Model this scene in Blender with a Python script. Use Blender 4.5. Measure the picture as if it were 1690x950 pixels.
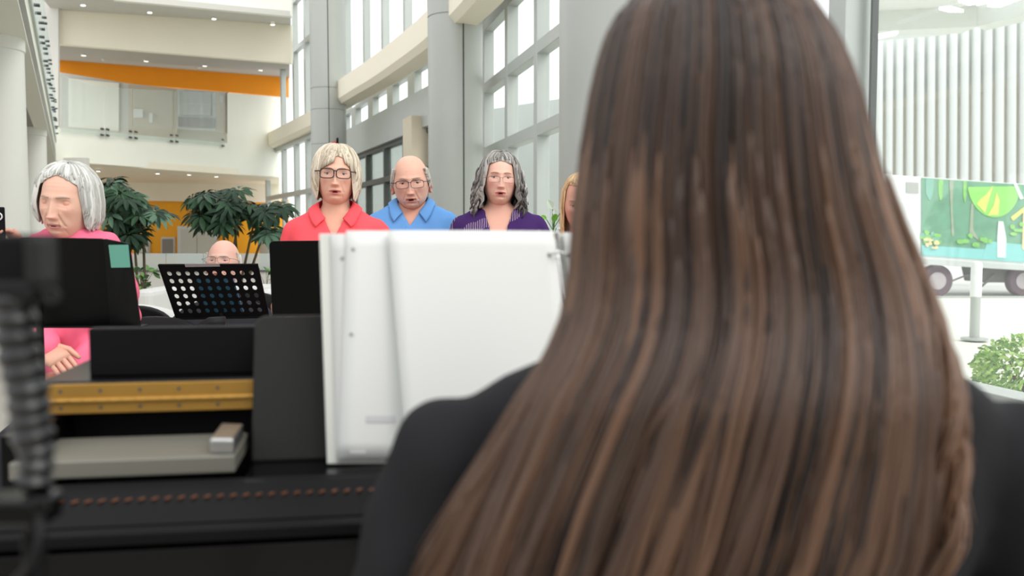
import bpy, bmesh, math, random
import numpy as np
from mathutils import Vector, Matrix, noise
from mathutils.bvhtree import BVHTree
random.seed(7); rng = np.random.default_rng(7)
PI = math.pi
for o in list(bpy.data.objects): bpy.data.objects.remove(o)
SC = bpy.context.scene; COL = SC.collection
# ------------------------------------------------------------------ camera, light, exposure
FPX = 1460.0; CZ = 1.18; PITCH = math.atan(90/FPX); CP, SP = math.cos(PITCH), math.sin(PITCH)
cam = bpy.data.cameras.new('camera'); camo = bpy.data.objects.new('camera', cam); COL.objects.link(camo)
cam.sensor_width = 36.0; cam.lens = 36.0*FPX/1690.0; cam.clip_start = 0.02; cam.clip_end = 400
camo.location = (0, 0, CZ); camo.rotation_euler = (PI/2-PITCH, 0, 0)
cam.dof.use_dof = True; cam.dof.focus_distance = 3.7; cam.dof.aperture_fstop = 3.9
SC.camera = camo
wd = bpy.data.worlds.new('sky'); SC.world = wd; wd.use_nodes = True
bg = wd.node_tree.nodes['Background']; bg.inputs[0].default_value = (0.97, 0.985, 1.0, 1); bg.inputs[1].default_value = 1.35
sun = bpy.data.lights.new('sun', 'SUN'); sun.energy = 1.15; sun.angle = math.radians(35); sun.color = (1, .97, .92)
so = bpy.data.objects.new('sun', sun); COL.objects.link(so)
so.rotation_euler = Vector((-.55, .48, -.68)).to_track_quat('-Z', 'Y').to_euler()
vs = SC.view_settings; vs.view_transform = 'Standard'; vs.look = 'None'; vs.gamma = 1.0; vs.use_curve_mapping = False; vs.exposure = 0.27
SC.cycles.max_bounces = 8; SC.cycles.transparent_max_bounces = 12; SC.cycles.caustics_reflective = False; SC.cycles.caustics_refractive = False

def P(px, py, d):
    """the point at distance d (along the floor) on the sight line through a photo pixel"""
    x = (px-845)/FPX; y = (475-py)/FPX
    dy = CP + y*SP; dz = -SP + y*CP
    k = d/dy
    return Vector((x*k, d, CZ+dz*k))

# ------------------------------------------------------------------ helpers
def lin(c):
    return tuple(((v/255)/12.92 if v/255 <= .04045 else ((v/255+.055)/1.055)**2.4) for v in c)
def mat(name, rgb, rough=.6, metal=0, spec=.5, var=.06, nscale=8, bump=0, bscale=60, coat=0, emit=0):
    m = bpy.data.materials.new(name); m.use_nodes = True; nt = m.node_tree
    b = nt.nodes['Principled BSDF']; c = lin(rgb)
    tc = nt.nodes.new('ShaderNodeTexCoord'); nz = nt.nodes.new('ShaderNodeTexNoise')
    nz.inputs['Scale'].default_value = nscale; nz.inputs['Detail'].default_value = 3
    nt.links.new(tc.outputs['Object'], nz.inputs['Vector'])
    mx = nt.nodes.new('ShaderNodeMix'); mx.data_type = 'RGBA'
    mx.inputs['A'].default_value = tuple(v*(1-var) for v in c)+(1,); mx.inputs['B'].default_value = tuple(min(1, v*(1+var)) for v in c)+(1,)
    nt.links.new(nz.outputs['Fac'], mx.inputs['Factor']); nt.links.new(mx.outputs['Result'], b.inputs['Base Color'])
    b.inputs['Roughness'].default_value = rough; b.inputs['Metallic'].default_value = metal
    b.inputs['Specular IOR Level'].default_value = spec; b.inputs['Coat Weight'].default_value = coat
    if emit:
        b.inputs['Emission Color'].default_value = c+(1,); b.inputs['Emission Strength'].default_value = emit
    if bump:
        n2 = nt.nodes.new('ShaderNodeTexNoise'); n2.inputs['Scale'].default_value = bscale; n2.inputs['Detail'].default_value = 4
        nt.links.new(tc.outputs['Object'], n2.inputs['Vector'])
        bp = nt.nodes.new('ShaderNodeBump'); bp.inputs['Strength'].default_value = bump; bp.inputs['Distance'].default_value = .01
        nt.links.new(n2.outputs['Fac'], bp.inputs['Height']); nt.links.new(bp.outputs['Normal'], b.inputs['Normal'])
    return m
def matcol(name, rough=.5, spec=.4, var=.05, nscale=120, bump=0, aniso=0):
    """a material whose colour is the mesh's own 'Col' attribute"""
    m = bpy.data.materials.new(name); m.use_nodes = True; nt = m.node_tree; b = nt.nodes['Principled BSDF']
    a = nt.nodes.new('ShaderNodeAttribute'); a.attribute_name = 'Col'
    tc = nt.nodes.new('ShaderNodeTexCoord'); nz = nt.nodes.new('ShaderNodeTexNoise'); nz.inputs['Scale'].default_value = nscale
    nt.links.new(tc.outputs['Object'], nz.inputs['Vector'])
    mr = nt.nodes.new('ShaderNodeMapRange'); mr.inputs['To Min'].default_value = 1-var; mr.inputs['To Max'].default_value = 1+var
    nt.links.new(nz.outputs['Fac'], mr.inputs['Value'])
    vm = nt.nodes.new('ShaderNodeVectorMath'); vm.operation = 'SCALE'
    nt.links.new(a.outputs['Color'], vm.inputs[0]); nt.links.new(mr.outputs['Result'], vm.inputs['Scale'])
    nt.links.new(vm.outputs['Vector'], b.inputs['Base Color'])
    b.inputs['Roughness'].default_value = rough; b.inputs['Specular IOR Level'].default_value = spec
    if bump:
        bp = nt.nodes.new('ShaderNodeBump'); bp.inputs['Strength'].default_value = bump; bp.inputs['Distance'].default_value = .002
        nt.links.new(nz.outputs['Fac'], bp.inputs['Height']); nt.links.new(bp.outputs['Normal'], b.inputs['Normal'])
    return m
def glass(name, tint=(.97, .99, .98), refl=.05, haze=0.0, hazecol=(.9, .93, .92)):
    m = bpy.data.materials.new(name); m.use_nodes = True; nt = m.node_tree
    for n in list(nt.nodes): nt.nodes.remove(n)
    out = nt.nodes.new('ShaderNodeOutputMaterial'); t = nt.nodes.new('ShaderNodeBsdfTransparent'); t.inputs[0].default_value = tint+(1,)
    g = nt.nodes.new('ShaderNodeBsdfGlossy'); g.inputs['Roughness'].default_value = .02
    mx = nt.nodes.new('ShaderNodeMixShader'); mx.inputs[0].default_value = refl
    nt.links.new(t.outputs[0], mx.inputs[1]); nt.links.new(g.outputs[0], mx.inputs[2]); last = mx
    if haze:
        d = nt.nodes.new('ShaderNodeBsdfDiffuse'); d.inputs[0].default_value = hazecol+(1,)
        m2 = nt.nodes.new('ShaderNodeMixShader'); m2.inputs[0].default_value = haze
        nt.links.new(mx.outputs[0], m2.inputs[1]); nt.links.new(d.outputs[0], m2.inputs[2]); last = m2
    nt.links.new(last.outputs[0], out.inputs[0])
    return m

class MB:
    def __init__(s): s.v = []; s.f = []; s.m = []; s.c = []
    def add(s, v, f, mi=0, col=None):
        n = len(s.v); v = [tuple(q) for q in v]; s.v += v
        s.f += [tuple(i+n for i in q) for q in f]; s.m += [mi]*len(f)
        if col is None: s.c += [(1, 1, 1)]*len(v)
        elif len(col) == 3 and not hasattr(col[0], '__len__'): s.c += [tuple(col)]*len(v)
        else: s.c += [tuple(q) for q in col]
        return s
    def box(s, c, d, rz=0, mi=0, M=None):
        R = Matrix.Rotation(rz, 3, 'Z') if M is None else M; c = Vector(c)
        v = [c+R @ Vector((sx*d[0]/2, sy*d[1]/2, sz*d[2]/2)) for sz in (-1, 1) for sx, sy in ((-1, -1), (1, -1), (1, 1), (-1, 1))]
        return s.add(v, [(3, 2, 1, 0), (4, 5, 6, 7), (0, 1, 5, 4), (1, 2, 6, 5), (2, 3, 7, 6), (3, 0, 4, 7)], mi)
    def slab(s, pts, off, mi=0):
        """polygon pts given thickness along vector off"""
        n = len(pts); off = Vector(off); a = [Vector(p) for p in pts]; b = [p+off for p in a]
        f = [tuple(range(n))[::-1], tuple(range(n, 2*n))]+[(i, (i+1) % n, (i+1) % n+n, i+n) for i in range(n)]
        return s.add(a+b, f, mi)
    def tube(s, pts, r, seg=10, mi=0, col=None, caps=True, flat=None):
        pts = [Vector(p) for p in pts]; n = len(pts); r = [r]*n if not hasattr(r, '__len__') else r
        t = [(pts[min(i+1, n-1)]-pts[max(i-1, 0)]).normalized() for i in range(n)]
        u = t[0].orthogonal().normalized()
        if flat is not None: u = (flat[0]-t[0]*flat[0].dot(t[0])).normalized()
        V = []; 
        for i in range(n):
            u = (u-t[i]*u.dot(t[i])).normalized(); w = t[i].cross(u)
            k = flat[1] if flat else 1
            for j in range(seg):
                a = 2*PI*j/seg; V.append(pts[i]+u*(r[i]*math.cos(a))+w*(r[i]*k*math.sin(a)))
        F = [(i*seg+j, i*seg+(j+1) % seg, (i+1)*seg+(j+1) % seg, (i+1)*seg+j) for i in range(n-1) for j in range(seg)]
        if caps: F += [tuple(range(seg))[::-1], tuple(range((n-1)*seg, n*seg))]
        return s.add(V, F, mi, col)
    def ell(s, c, r, nu=20, nv=12, mi=0, M=None, col=None):
        c = Vector(c); r = (r,)*3 if not hasattr(r, '__len__') else r; V = []
        for i in range(nv+1):
            th = PI*i/nv
            for j in range(nu):
                p = Vector((r[0]*math.sin(th)*math.cos(2*PI*j/nu), r[1]*math.sin(th)*math.sin(2*PI*j/nu), r[2]*math.cos(th)))
                V.append(c+(M @ p if M else p))
        F = [(i*nu+j, (i+1)*nu+j, (i+1)*nu+(j+1) % nu, i*nu+(j+1) % nu) for i in range(nv) for j in range(nu)]
        return s.add(V, F, mi, col)
    def caps(s, pts, r, seg=14):
        """chain of overlapping balls and cones, for remeshing"""
        r = [r]*len(pts) if not hasattr(r, '__len__') else r
        for p, q in zip(pts, r): s.ell(p, q, seg, 8)
        for i in range(len(pts)-1): s.tube([pts[i], pts[i+1]], [r[i], r[i+1]], seg)
        return s
    def lathe(s, c, prof, seg=32, mi=0, M=None):
        c = Vector(c); n = len(prof); V = []
        for r, z in prof:
            for j in range(seg):
                p = Vector((r*math.cos(2*PI*j/seg), r*math.sin(2*PI*j/seg), z)); V.append(c+(M @ p if M else p))
        F = [(i*seg+j, i*seg+(j+1) % seg, (i+1)*seg+(j+1) % seg, (i+1)*seg+j) for i in range(n-1) for j in range(seg)]
        F += [tuple(range(seg))[::-1], tuple(range((n-1)*seg, n*seg))]
        return s.add(V, F, mi)
    def mesh(s, name, useCol=False):
        me = bpy.data.meshes.new(name); me.from_pydata(s.v, [], s.f)
        me.polygons.foreach_set('material_index', s.m)
        if useCol:
            a = me.color_attributes.new('Col', 'FLOAT_COLOR', 'POINT')
            c = np.ones((len(s.v), 4), 'f'); c[:, :3] = np.array(s.c, 'f'); a.data.foreach_set('color', c.ravel())
        me.update(); return me
def Wm(o):
    m = o.matrix_parent_inverse @ o.matrix_basis if o.parent else o.matrix_basis.copy()
    return Wm(o.parent) @ m if o.parent else m
def obj(name, mb, mats, parent=None, world=True, smooth=False, bevel=0, useCol=False, solid=0, angle=40):
    me = mb if isinstance(mb, bpy.types.Mesh) else mb.mesh(name, useCol)
    for m in (mats if isinstance(mats, (list, tuple)) else [mats]): me.materials.append(m)
    bm = bmesh.new(); bm.from_mesh(me); bmesh.ops.recalc_face_normals(bm, faces=bm.faces)
    bm.to_mesh(me); bm.free()
    if smooth:
        me.polygons.foreach_set('use_smooth', [True]*len(me.polygons))
        if smooth == 'auto': me.set_sharp_from_angle(angle=math.radians(angle))
    o = bpy.data.objects.new(name, me); COL.objects.link(o)
    if parent:
        o.parent = parent
        if world: o.matrix_parent_inverse = Wm(parent).inverted()
    if solid:
        sm = o.modifiers.new('solid', 'SOLIDIFY'); sm.thickness = solid; sm.offset = 0
    if bevel:
        b = o.modifiers.new('bevel', 'BEVEL'); b.width = bevel; b.segments = 3; b.limit_method = 'ANGLE'; b.angle_limit = math.radians(40)
    return o
def tag(o, label=None, cat=None, group=None, kind=None):
    if label: o['label'] = label
    if cat: o['category'] = cat
    if group: o['group'] = group
    if kind: o['kind'] = kind
    return o
def thing(name, label, cat, loc=(0, 0, 0), rz=0, group=None):
    o = bpy.data.objects.new(name, None); COL.objects.link(o); o.empty_display_size = .1
    o.location = loc; o.rotation_euler = (0, 0, rz)
    return tag(o, label, cat, group)
def struct(name, mb, m, label=None, **k): return tag(obj(name, mb, m, **k), label, None, None, 'structure')
def dup(root, loc, rz=None, label=None, group=None):
    r = root.copy(); COL.objects.link(r); r.location = loc
    if rz is not None: r.rotation_euler = (0, 0, rz)
    if label: r['label'] = label
    if group: r['group'] = group
    for ch in list(root.children):
        c = ch.copy(); COL.objects.link(c); c.parent = r
        for g in ch.children:
            d = g.copy(); COL.objects.link(d); d.parent = c
    return r
def remesh(mb, voxel, it=6, fac=.5):
    me = mb.mesh('tmp'); o = bpy.data.objects.new('tmp', me); COL.objects.link(o)
    m = o.modifiers.new('r', 'REMESH'); m.mode = 'VOXEL'; m.voxel_size = voxel
    if it:
        k = o.modifiers.new('s', 'SMOOTH'); k.factor = fac; k.iterations = it
    dg = bpy.context.evaluated_depsgraph_get(); dg.update()
    out = bpy.data.meshes.new_from_object(o.evaluated_get(dg)); bpy.data.objects.remove(o)
    return out
def arrays(me):
    v = np.empty(len(me.vertices)*3, 'f'); me.vertices.foreach_get('co', v)
    return v.reshape(-1, 3), [tuple(p.vertices) for p in me.polygons]

# ------------------------------------------------------------------ materials
M = dict(
 white=mat('white_paint', (244, 243, 230), .7, var=.02, nscale=1.5), cream=mat('cream_paint', (242, 234, 214), .7, var=.02, nscale=1.5),
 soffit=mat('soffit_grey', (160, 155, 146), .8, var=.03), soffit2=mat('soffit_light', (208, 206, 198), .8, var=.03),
 orange=mat('orange_paint', (238, 148, 8), .6, var=.04, nscale=2), yellow=mat('amber_paint', (246, 172, 24), .6, var=.04, nscale=2),
 colgrey=mat('column_panel', (178, 180, 174), .45, metal=.2, var=.03, nscale=3), colwhite=mat('column_white', (226, 226, 218), .6, var=.02),
 seam=mat('dark_seam', (70, 72, 72), .7), alu=mat('window_alloy', (184, 188, 184), .4, metal=.35, var=.03), alud=mat('dark_alloy', (92, 95, 92), .5, metal=.2),
 aluw=mat('pale_alloy', (206, 210, 206), .45, metal=.1, var=.02),
 black=mat('satin_black', (9, 9, 10), .6, spec=.15, var=.1), gloss=mat('gloss_black', (6, 6, 7), .22, spec=.28, var=.1), rubber=mat('black_rubber', (18, 18, 19), .6, spec=.25, var=.1),
 charcoal=mat('charcoal_vinyl', (34, 34, 32), .6, spec=.2, var=.08, bump=.05, bscale=400), steel=mat('steel', (190, 190, 188), .3, metal=.9), brass=mat('brass', (176, 134, 62), .38, metal=.55, var=.1, nscale=25),
 copper=mat('stud_copper', (120, 76, 52), .45, metal=.5), paper=mat('white_paper', (216, 217, 213), .8, var=.01), paper2=mat('pale_paper', (206, 206, 203), .8, var=.01),
 cover=mat('white_vinyl', (204, 206, 198), .5, var=.02), ink=mat('grey_ink', (196, 196, 196), .9, var=.02), teal=mat('teal_note', (104, 172, 152), .8, var=.05),
 floor=mat('floor_terrazzo', (172, 168, 158), .45, var=.08, nscale=40), stone=mat('tan_stone', (205, 194, 172), .8, var=.06, nscale=5, bump=.1),
 wall=mat('wall_paint', (214, 212, 204), .7, var=.02), taupe=mat('taupe_wall', (196, 184, 164), .7, var=.03), doorgrey=mat('lift_door', (196, 194, 182), .5, var=.03),
 greyp=mat('poster_grey', (138, 134, 128), .6), blue=mat('blue_cover', (96, 170, 206), .5, var=.25, nscale=14), sofa=mat('pale_sofa', (214, 214, 210), .8, var=.03), 
 pave=mat('concrete_paving', (226, 224, 214), .85, var=.05, nscale=2), asphalt=mat('road_concrete', (206, 206, 202), .9, var=.05), rib=mat('ribbed_wall', (246, 239, 222), .6, var=.02),
 rib2=mat('upper_wall', (232, 235, 230), .6, var=.02), truckw=mat('truck_white', (242, 244, 242), .4, var=.02), tyre=mat('tyre', (112, 92, 104), .8, var=.1), hub=mat('hub', (196, 186, 190), .4),
 under=mat('under_truck', (120, 120, 118), .7), red=mat('red_sign', (226, 70, 60), .5), lamp=mat('lamp_lens', (255, 250, 238), .5, emit=2.2),
 goose=mat('gooseneck_black', (20, 20, 22), .28, spec=.5),
 clip=mat('glass_clip', (66, 70, 70), .4, metal=.5),
)
G = dict(win=glass('window_glass', refl=.04), near=glass('hazy_window_glass', refl=.04, haze=.06), rail=glass('railing_glass', (.93, .96, .95), .05, .10, (.85, .9, .89)),
         frost=glass('frosted_panel', (.8, .86, .83), .06, .45, (.78, .82, .8)), spec=glass('spectacle_lens', (.97, .98, .98), .03), door=glass('door_glass', (.62, .66, .63), .10, .12, (.6, .62, .58)))
# ------------------------------------------------------------------ the atrium shell
def wx(Y):                      # window wall beside the piano, in plan
    return 2.97-.243*Y
struct('floor', MB().add([(-22, -4, 0), (3.6, -4, 0), (2.2, 3, 0), (-.4, 14, 0), (-4.9, 24.6, 0), (-9, 33, 0), (-9, 60, 0), (-22, 60, 0)], [tuple(range(8))]), M['floor'])
AX = Vector((-.4956, 1, 0))
def L(d, z): return Vector((-4.0-.4956*(d-7.28), d, z))
# left balcony: soffit, fascia
struct('wall_unseen_dark', MB().slab([(-7, -3.6, 0), (4.1, -3.6, 0), (4.1, -3.6, 1.75), (-7, -3.6, 1.75)], (0, -.2, 0)), M['seam'], 'unseen dark low wall added behind the camera to darken piano reflections')  # added out of view so the glossy blacks reflect something dark
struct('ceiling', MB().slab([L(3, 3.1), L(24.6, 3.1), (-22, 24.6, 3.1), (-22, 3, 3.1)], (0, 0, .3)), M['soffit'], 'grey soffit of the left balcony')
struct('trim_1', MB().slab([L(3, 3.08), L(24.6, 3.08), L(24.6, 3.62), L(3, 3.62)], (-.2, -.1, 0)), M['white'], 'white fascia of the left balcony')
struct('trim_2', MB().slab([L(3, 3.62)+Vector((.03, 0, 0)), L(24.5, 3.62)+Vector((.03, 0, 0)), L(24.5, 3.70)+Vector((.03, 0, 0)), L(3, 3.70)+Vector((.03, 0, 0))], (-.2, -.1, 0)), M['aluw'], 'pale cap strip on the left balcony edge')
def rail(name, label, pts, z0, z1, clipz, group=None):
    """glass balustrade: panels with standoff clips near their ends"""
    t = thing(name, label, 'railing', pts[0])
    for a, b in zip(pts[:-1], pts[1:]):
        a = Vector(a); b = Vector(b); dv = (b-a); g = dv.normalized()*.03; nrm = Vector((dv.y, -dv.x, 0)).normalized()
        if nrm.y > 0: nrm = -nrm
        p = obj('glass_panel', MB().slab([a+g+Vector((0, 0, z0-a.z)), b-g+Vector((0, 0, z0-b.z)), b-g+Vector((0, 0, z1-b.z)), a+g+Vector((0, 0, z1-a.z))], nrm*.014), G['rail'], t)
        for q, e in ((a, 1), (b, -1)):
            for zz in clipz:
                c = MB(); cc = q+dv.normalized()*e*.2; cc.z = zz
                c.tube([cc-nrm*.04, cc+nrm*.025], .019, 10); obj('glass_clip', c, M['clip'], p)
    return t
lp = [L(d, 3.62) for d in (7.0, 8.6, 10.2, 11.8, 13.4, 15, 16.6, 18.2, 19.8, 21.4, 22.9)]
rail('glass_railing', 'clear glass railing with dark clips running along the left balcony', [p+Vector((.05, .02, 0)) for p in lp], 3.55, 4.75, (3.72, 3.9, 4.35))
# columns on the left
for (px, d, r, lb) in ((4, 8.76, .243, 'nearer round white column under the left balcony'), (57, 16.3, .243, 'farther round white column under the left balcony')):
    c = P(px, 385, d); struct('column', MB().lathe((c.x, c.y, 0), [(r+.02, 0), (r+.02, .1), (r, .11), (r, 2.95), (r+.012, 2.96), (r+.012, 3.1)], 48), M['colwhite'], lb, smooth='auto')
struct('wall_left', MB().slab([P(-160, 260, 24.2), P(142, 260, 24.2), P(142, 463, 24.2), P(-160, 463, 24.2)], (0, .2, 0)), M['wall'])
# far balcony: white fascia + solid parapet at right, bulkhead and amber wall beneath
fd = lambda px: 24.5+(px-120)/(460-120)*6.5
pts = [86, 98, 118, 150, 190, 240, 300, 375]
def strip(pp, thick=(0, .25, 0)):
    mb = MB(); n = len(pp)
    top = [Vector(a) for a, b in pp]; bot = [Vector(b) for a, b in pp]; off = Vector(thick)
    V = top+bot+[v+off for v in top]+[v+off for v in bot]
    F = []
    for i in range(n-1):
        F += [(i, i+1, n+i+1, n+i), (2*n+i, 3*n+i, 3*n+i+1, 2*n+i+1), (i, 2*n+i, 2*n+i+1, i+1), (n+i, n+i+1, 3*n+i+1, 3*n+i)]
    F += [(0, n, 3*n, 2*n), (n-1, 3*n-1, 4*n-1, 2*n-1)]
    return mb.add(V, F)
botY = lambda px: 266+(px-98)*(292-266)/(460-98)+(5 if 110 < px < 250 else 0)*0
topY = lambda px: 211+(px-98)*(236-211)/(375-98)
struct('wall_back', strip([(P(px, topY(px), fd(px)), P(px, botY(px), fd(px))) for px in pts]+[(P(459, 243, fd(459)), P(459, 292, fd(459)))]), M['white'], 'white curved front of the far balcony')
struct('trim_3', strip([(P(px, 153+(px-375)*.08, fd(px)), P(px, topY(375)+9+(px-375)*.08, fd(px)+.0)) for px in (375, 400, 430, 461)]), M['white'], 'white solid parapet at the right end of the far balcony')
gpts = [P(px, topY(px), fd(px)-.12) for px in (100, 172, 219, 287, 370)]
t = thing('glass_railing', 'curved clear glass railing on the white far balcony', 'railing', gpts[0])
for (a, b) in ((100, 172), (172, 219), (219, 287), (287, 372)):
    n = 5; rows = []
    tops = lambda px: 121+22*(1-math.exp(-(px-98)/38.0))+(px-98)*.036
    rows = [(P(px, tops(px), fd(px)-.12), P(px, topY(px)+6, fd(px)-.12)) for px in np.linspace(a+.8, b-.8, n)]
    p = obj('glass_panel', strip(rows, (0, .015, 0)), G['rail'], t)
    for px in ((b-5, b+4) if b < 372 else (b-5,)):
        for dy in (-5, 5):
            c = P(px, topY(px)+dy, fd(px)-.14); obj('glass_clip', MB().tube([c, c+Vector((0, .13, 0))], .032, 8), M['clip'], p)
# upper level behind the railing
struct('wall_back_upper', MB().slab([P(88, 96, 31), P(475, 126, 34), P(475, 160, 34), P(88, 128, 31)], (0, .2, 0)), M['orange'], 'orange wall of the upper gallery')
struct('wall_gallery', strip([(P(98, 119, 30.2), P(98, 214, 30.2)), (P(215, 138, 30.5), P(215, 226, 30.5)), (P(290, 146, 30.8), P(290, 230, 30.8)), (P(376, 152, 31.2), P(376, 236, 31.2))], (0, .1, 0)), M['wall'], 'pale wall behind the far glass railing')
struct('trim_4', strip([(P(212, 139, 30.1), P(212, 224, 30.1)), (P(292, 147, 30.4), P(292, 231, 30.4))], (0, .1, 0)), M['taupe'], 'taupe wall panel behind the far glass railing')
struct('trim_11', MB().slab([P(113, 129, 30.2), P(196, 137, 30.35), P(196, 216, 30.35), P(113, 209, 30.2)], (0, .05, 0)), M['white'], 'pale panel on the gallery wall')
struct('wall_upper_left', MB().slab([P(30, -80, 24.05), P(96, -80, 24.05), P(96, 268, 24.05), P(30, 268, 24.05)], (0, .08, 0)), M['wall'], 'pale wall end beyond the left balcony railing')
w = MB(); w.slab([P(293, 147, 30.2), P(355, 152, 30.2), P(355, 215, 30.2), P(293, 212, 30.2)], (0, .06, 0)); wf = struct('window_1', w, M['aluw'], 'gallery window with a grey lower panel')
obj('pane', MB().slab([P(296, 151, 30.12), P(348, 154, 30.12), P(348, 190, 30.12), P(296, 190, 30.12)], (0, .04, 0)), M['colgrey'], wf)
obj('lower_panel', MB().slab([P(294, 192, 30.1), P(355, 195, 30.1), P(355, 211, 30.1), P(294, 209, 30.1)], (0, .04, 0)), M['greyp'], wf)
obj('rail_bar', MB().slab([P(294, 169, 30.08), P(355, 171, 30.08), P(355, 173, 30.08), P(294, 171, 30.08)], (0, .04, 0)), M['alu'], wf)
dr = struct('door_1', MB().slab([P(356, 152, 30.2), P(374, 153, 30.2), P(374, 219, 30.2), P(356, 217, 30.2)], (0, .08, 0)), M['taupe'], 'tan door at the right end of the gallery')
obj('jamb', MB().slab([P(374, 152, 30.1), P(376, 152, 30.1), P(376, 220, 30.1), P(374, 220, 30.1)], (0, .1, 0)), M['seam'], dr)
obj('door_sign', MB().slab([P(362, 157, 30.15), P(369, 158, 30.15), P(368, 170, 30.15), P(363, 168, 30.15)], (0, .03, 0)), M['paper2'], dr)
for (x0, y0, x1, y1, mt, nm, lb) in ((220, 179, 236, 194, 'paper', 'wall_poster', 'pale square poster on the taupe gallery wall'), (246, 186, 252, 202, 'paper', 'notice_sheet', 'narrow white notice beside the square poster in the gallery')):
    tag(obj(nm, MB().slab([P(x0, y0, 30.1), P(x1, y0+1, 30.1), P(x1, y1, 30.1), P(x0, y1, 30.1)], (0, .03, 0)), M[mt], bevel=.01), lb, 'poster')
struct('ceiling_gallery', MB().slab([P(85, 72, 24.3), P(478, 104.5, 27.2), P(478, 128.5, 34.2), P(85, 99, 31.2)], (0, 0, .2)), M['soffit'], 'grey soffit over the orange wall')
struct('wall_upper', MB().slab([P(85, 15, 24.2), P(480, 41, 27), P(480, 104, 27), P(85, 71.5, 24.2)], (0, .25, 0)), M['cream'], 'cream fascia of the upper level')
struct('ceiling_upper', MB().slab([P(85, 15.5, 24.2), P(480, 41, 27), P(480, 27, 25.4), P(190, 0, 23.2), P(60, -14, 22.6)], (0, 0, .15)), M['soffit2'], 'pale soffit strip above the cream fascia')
struct('wall_top', MB().slab([P(60, -14, 22.6), P(190, 0, 23.2), P(480, 27, 25.4), P(480, -140, 25.4), P(60, -140, 22.6)], (0, .2, 0)), M['white'], 'white wall at the top of the atrium')
struct('ceiling_lower', MB().slab([P(60, 262, 24.4), P(100, 268, 24.6), P(461, 293, 31.2), P(461, 304, 34.5), P(60, 300, 33)], (0, 0, .2)), M['cream'], 'cream soffit under the far balcony')
struct('wall_bulkhead', MB().slab([P(60, 299, 33), P(461, 303, 34.5), P(461, 334, 34.5), P(60, 329, 33)], (0, .3, 0)), M['cream'], 'cream bulkhead above the amber wall')
struct('wall_amber', MB().slab([P(60, 325, 33.3), P(475, 329, 34.8), P(475, 437, 34.8), P(60, 437, 33.3)], (0, .2, 0)), M['yellow'], 'amber wall under the far balcony')
lift = thing('lift_entrance', 'pale grey lift door set in the amber wall', 'lift door', P(325, 437, 33))
obj('door_frame', MB().slab([P(293, 373, 33.1), P(357, 375, 33.1), P(357, 436, 33.1), P(293, 436, 33.1)], (0, .2, 0)), M['aluw'], lift)
for a, b in ((298, 324.6), (325.4, 351)): obj('door', MB().slab([P(a, 378, 33), P(b, 379, 33), P(b, 436, 33), P(a, 436, 33)], (0, .12, 0)), M['doorgrey'], lift)
for (x0, x1, y0, y1, lb) in ((230, 247, 396, 424, 'small two-tone framed notice on the amber wall'), (266, 288, 391, 424, 'grey framed board on the amber wall beside the lift')):
    wd0 = 33.3+(x0-60)/415*1.5-.07; t = thing('framed_notice', lb, 'notice', P(x0, y1, wd0)); obj('frame', MB().slab([P(x0, y0, wd0), P(x1, y0, wd0+.05), P(x1, y1, wd0+.05), P(x0, y1, wd0)], (0, .15, 0)), M['aluw'], t)
    obj('sheet', MB().slab([P(x0+1.5, y0+3, wd0-.02), P(x1-2.5, y0+3, wd0+.03), P(x1-2.5, y1-1, wd0+.03), P(x0+1.5, y1-1, wd0-.02)], (0, .06, 0)), M['greyp'], t)
    if x0 < 250: obj('label_sheet', MB().slab([P(x0+2, 407, wd0-.05), P(x1-3, 407, wd0-.01), P(x1-3, 417, wd0-.01), P(x0+2, 417, wd0-.05)], (0, .05, 0)), M['paper'], t)
# ceiling lights
def plane_d(a, b, c, px, py):
    """distance at which the sight line meets the plane through three points"""
    n = (b-a).cross(c-a); q = P(px, py, 1.0)-Vector((0, 0, CZ)); return n.dot(a-Vector((0, 0, CZ)))/n.dot(q)
pg = (P(85, 72, 24.3), P(478, 104.5, 27.2), P(85, 99, 31.2)); pu = (P(85, 15.5, 24.2), P(480, 41, 27), P(60, -14, 22.6)); pl = (P(100, 268, 24.6), P(461, 293, 31.2), P(60, 300, 33))
def downlight(px, py, pln, r, label, group):
    d = plane_d(*pln, px, py)*(.998 if pln is pl else .99); c = P(px, py, d)
    t = thing('downlight', label, 'ceiling light', c, 0, group)
    n = (pln[1]-pln[0]).cross(pln[2]-pln[0]).normalized(); n = -n if n.z > 0 else n
    Q = n.to_track_quat('Z', 'Y').to_matrix()
    obj('ring', MB().lathe(c, [(r, -.02), (r*1.25, -.02), (r*1.25, .03), (r, .03)], 20, M=Q), M['aluw'], t)
    obj('lens', MB().lathe(c, [(.001, -.02), (r*.97, -.02), (r*.97, .04), (.001, .035)], 20, M=Q), M['lamp'], t)
for px, py in ((137, 7), (247, 19), (353, 29.5), (450, 39)): downlight(px, py, pu, .06, 'small round downlight in the top pale soffit', 'downlights in the top soffit')
for px, py in ((138, 90), (241, 99.5), (338, 107.5), (430, 114.5)): downlight(px, py, pg, .065, 'small round downlight in the grey soffit over the orange wall', 'downlights over the orange wall')
for px, py in ((162, 281), (260, 285), (312, 287), (357, 290)): downlight(px, py, pl, .06, 'small round downlight in the cream soffit under the far balcony', 'downlights under the far balcony')
for px, py, pln, lb in ((300, 14, pu, 'small white detector between the downlights of the top soffit'), (171, 97, pg, 'small white detector by the left end of the grey soffit'), (329, 110, pg, 'small white detector beside the third downlight over the orange wall')):
    c = P(px, py, plane_d(*pln, px, py)); tag(obj('smoke_detector', MB().lathe(c, [(.03, -.06), (.06, -.04), (.07, .02), (.02, .03)], 16), M['aluw'], smooth='auto'), lb, 'detector')

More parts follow.
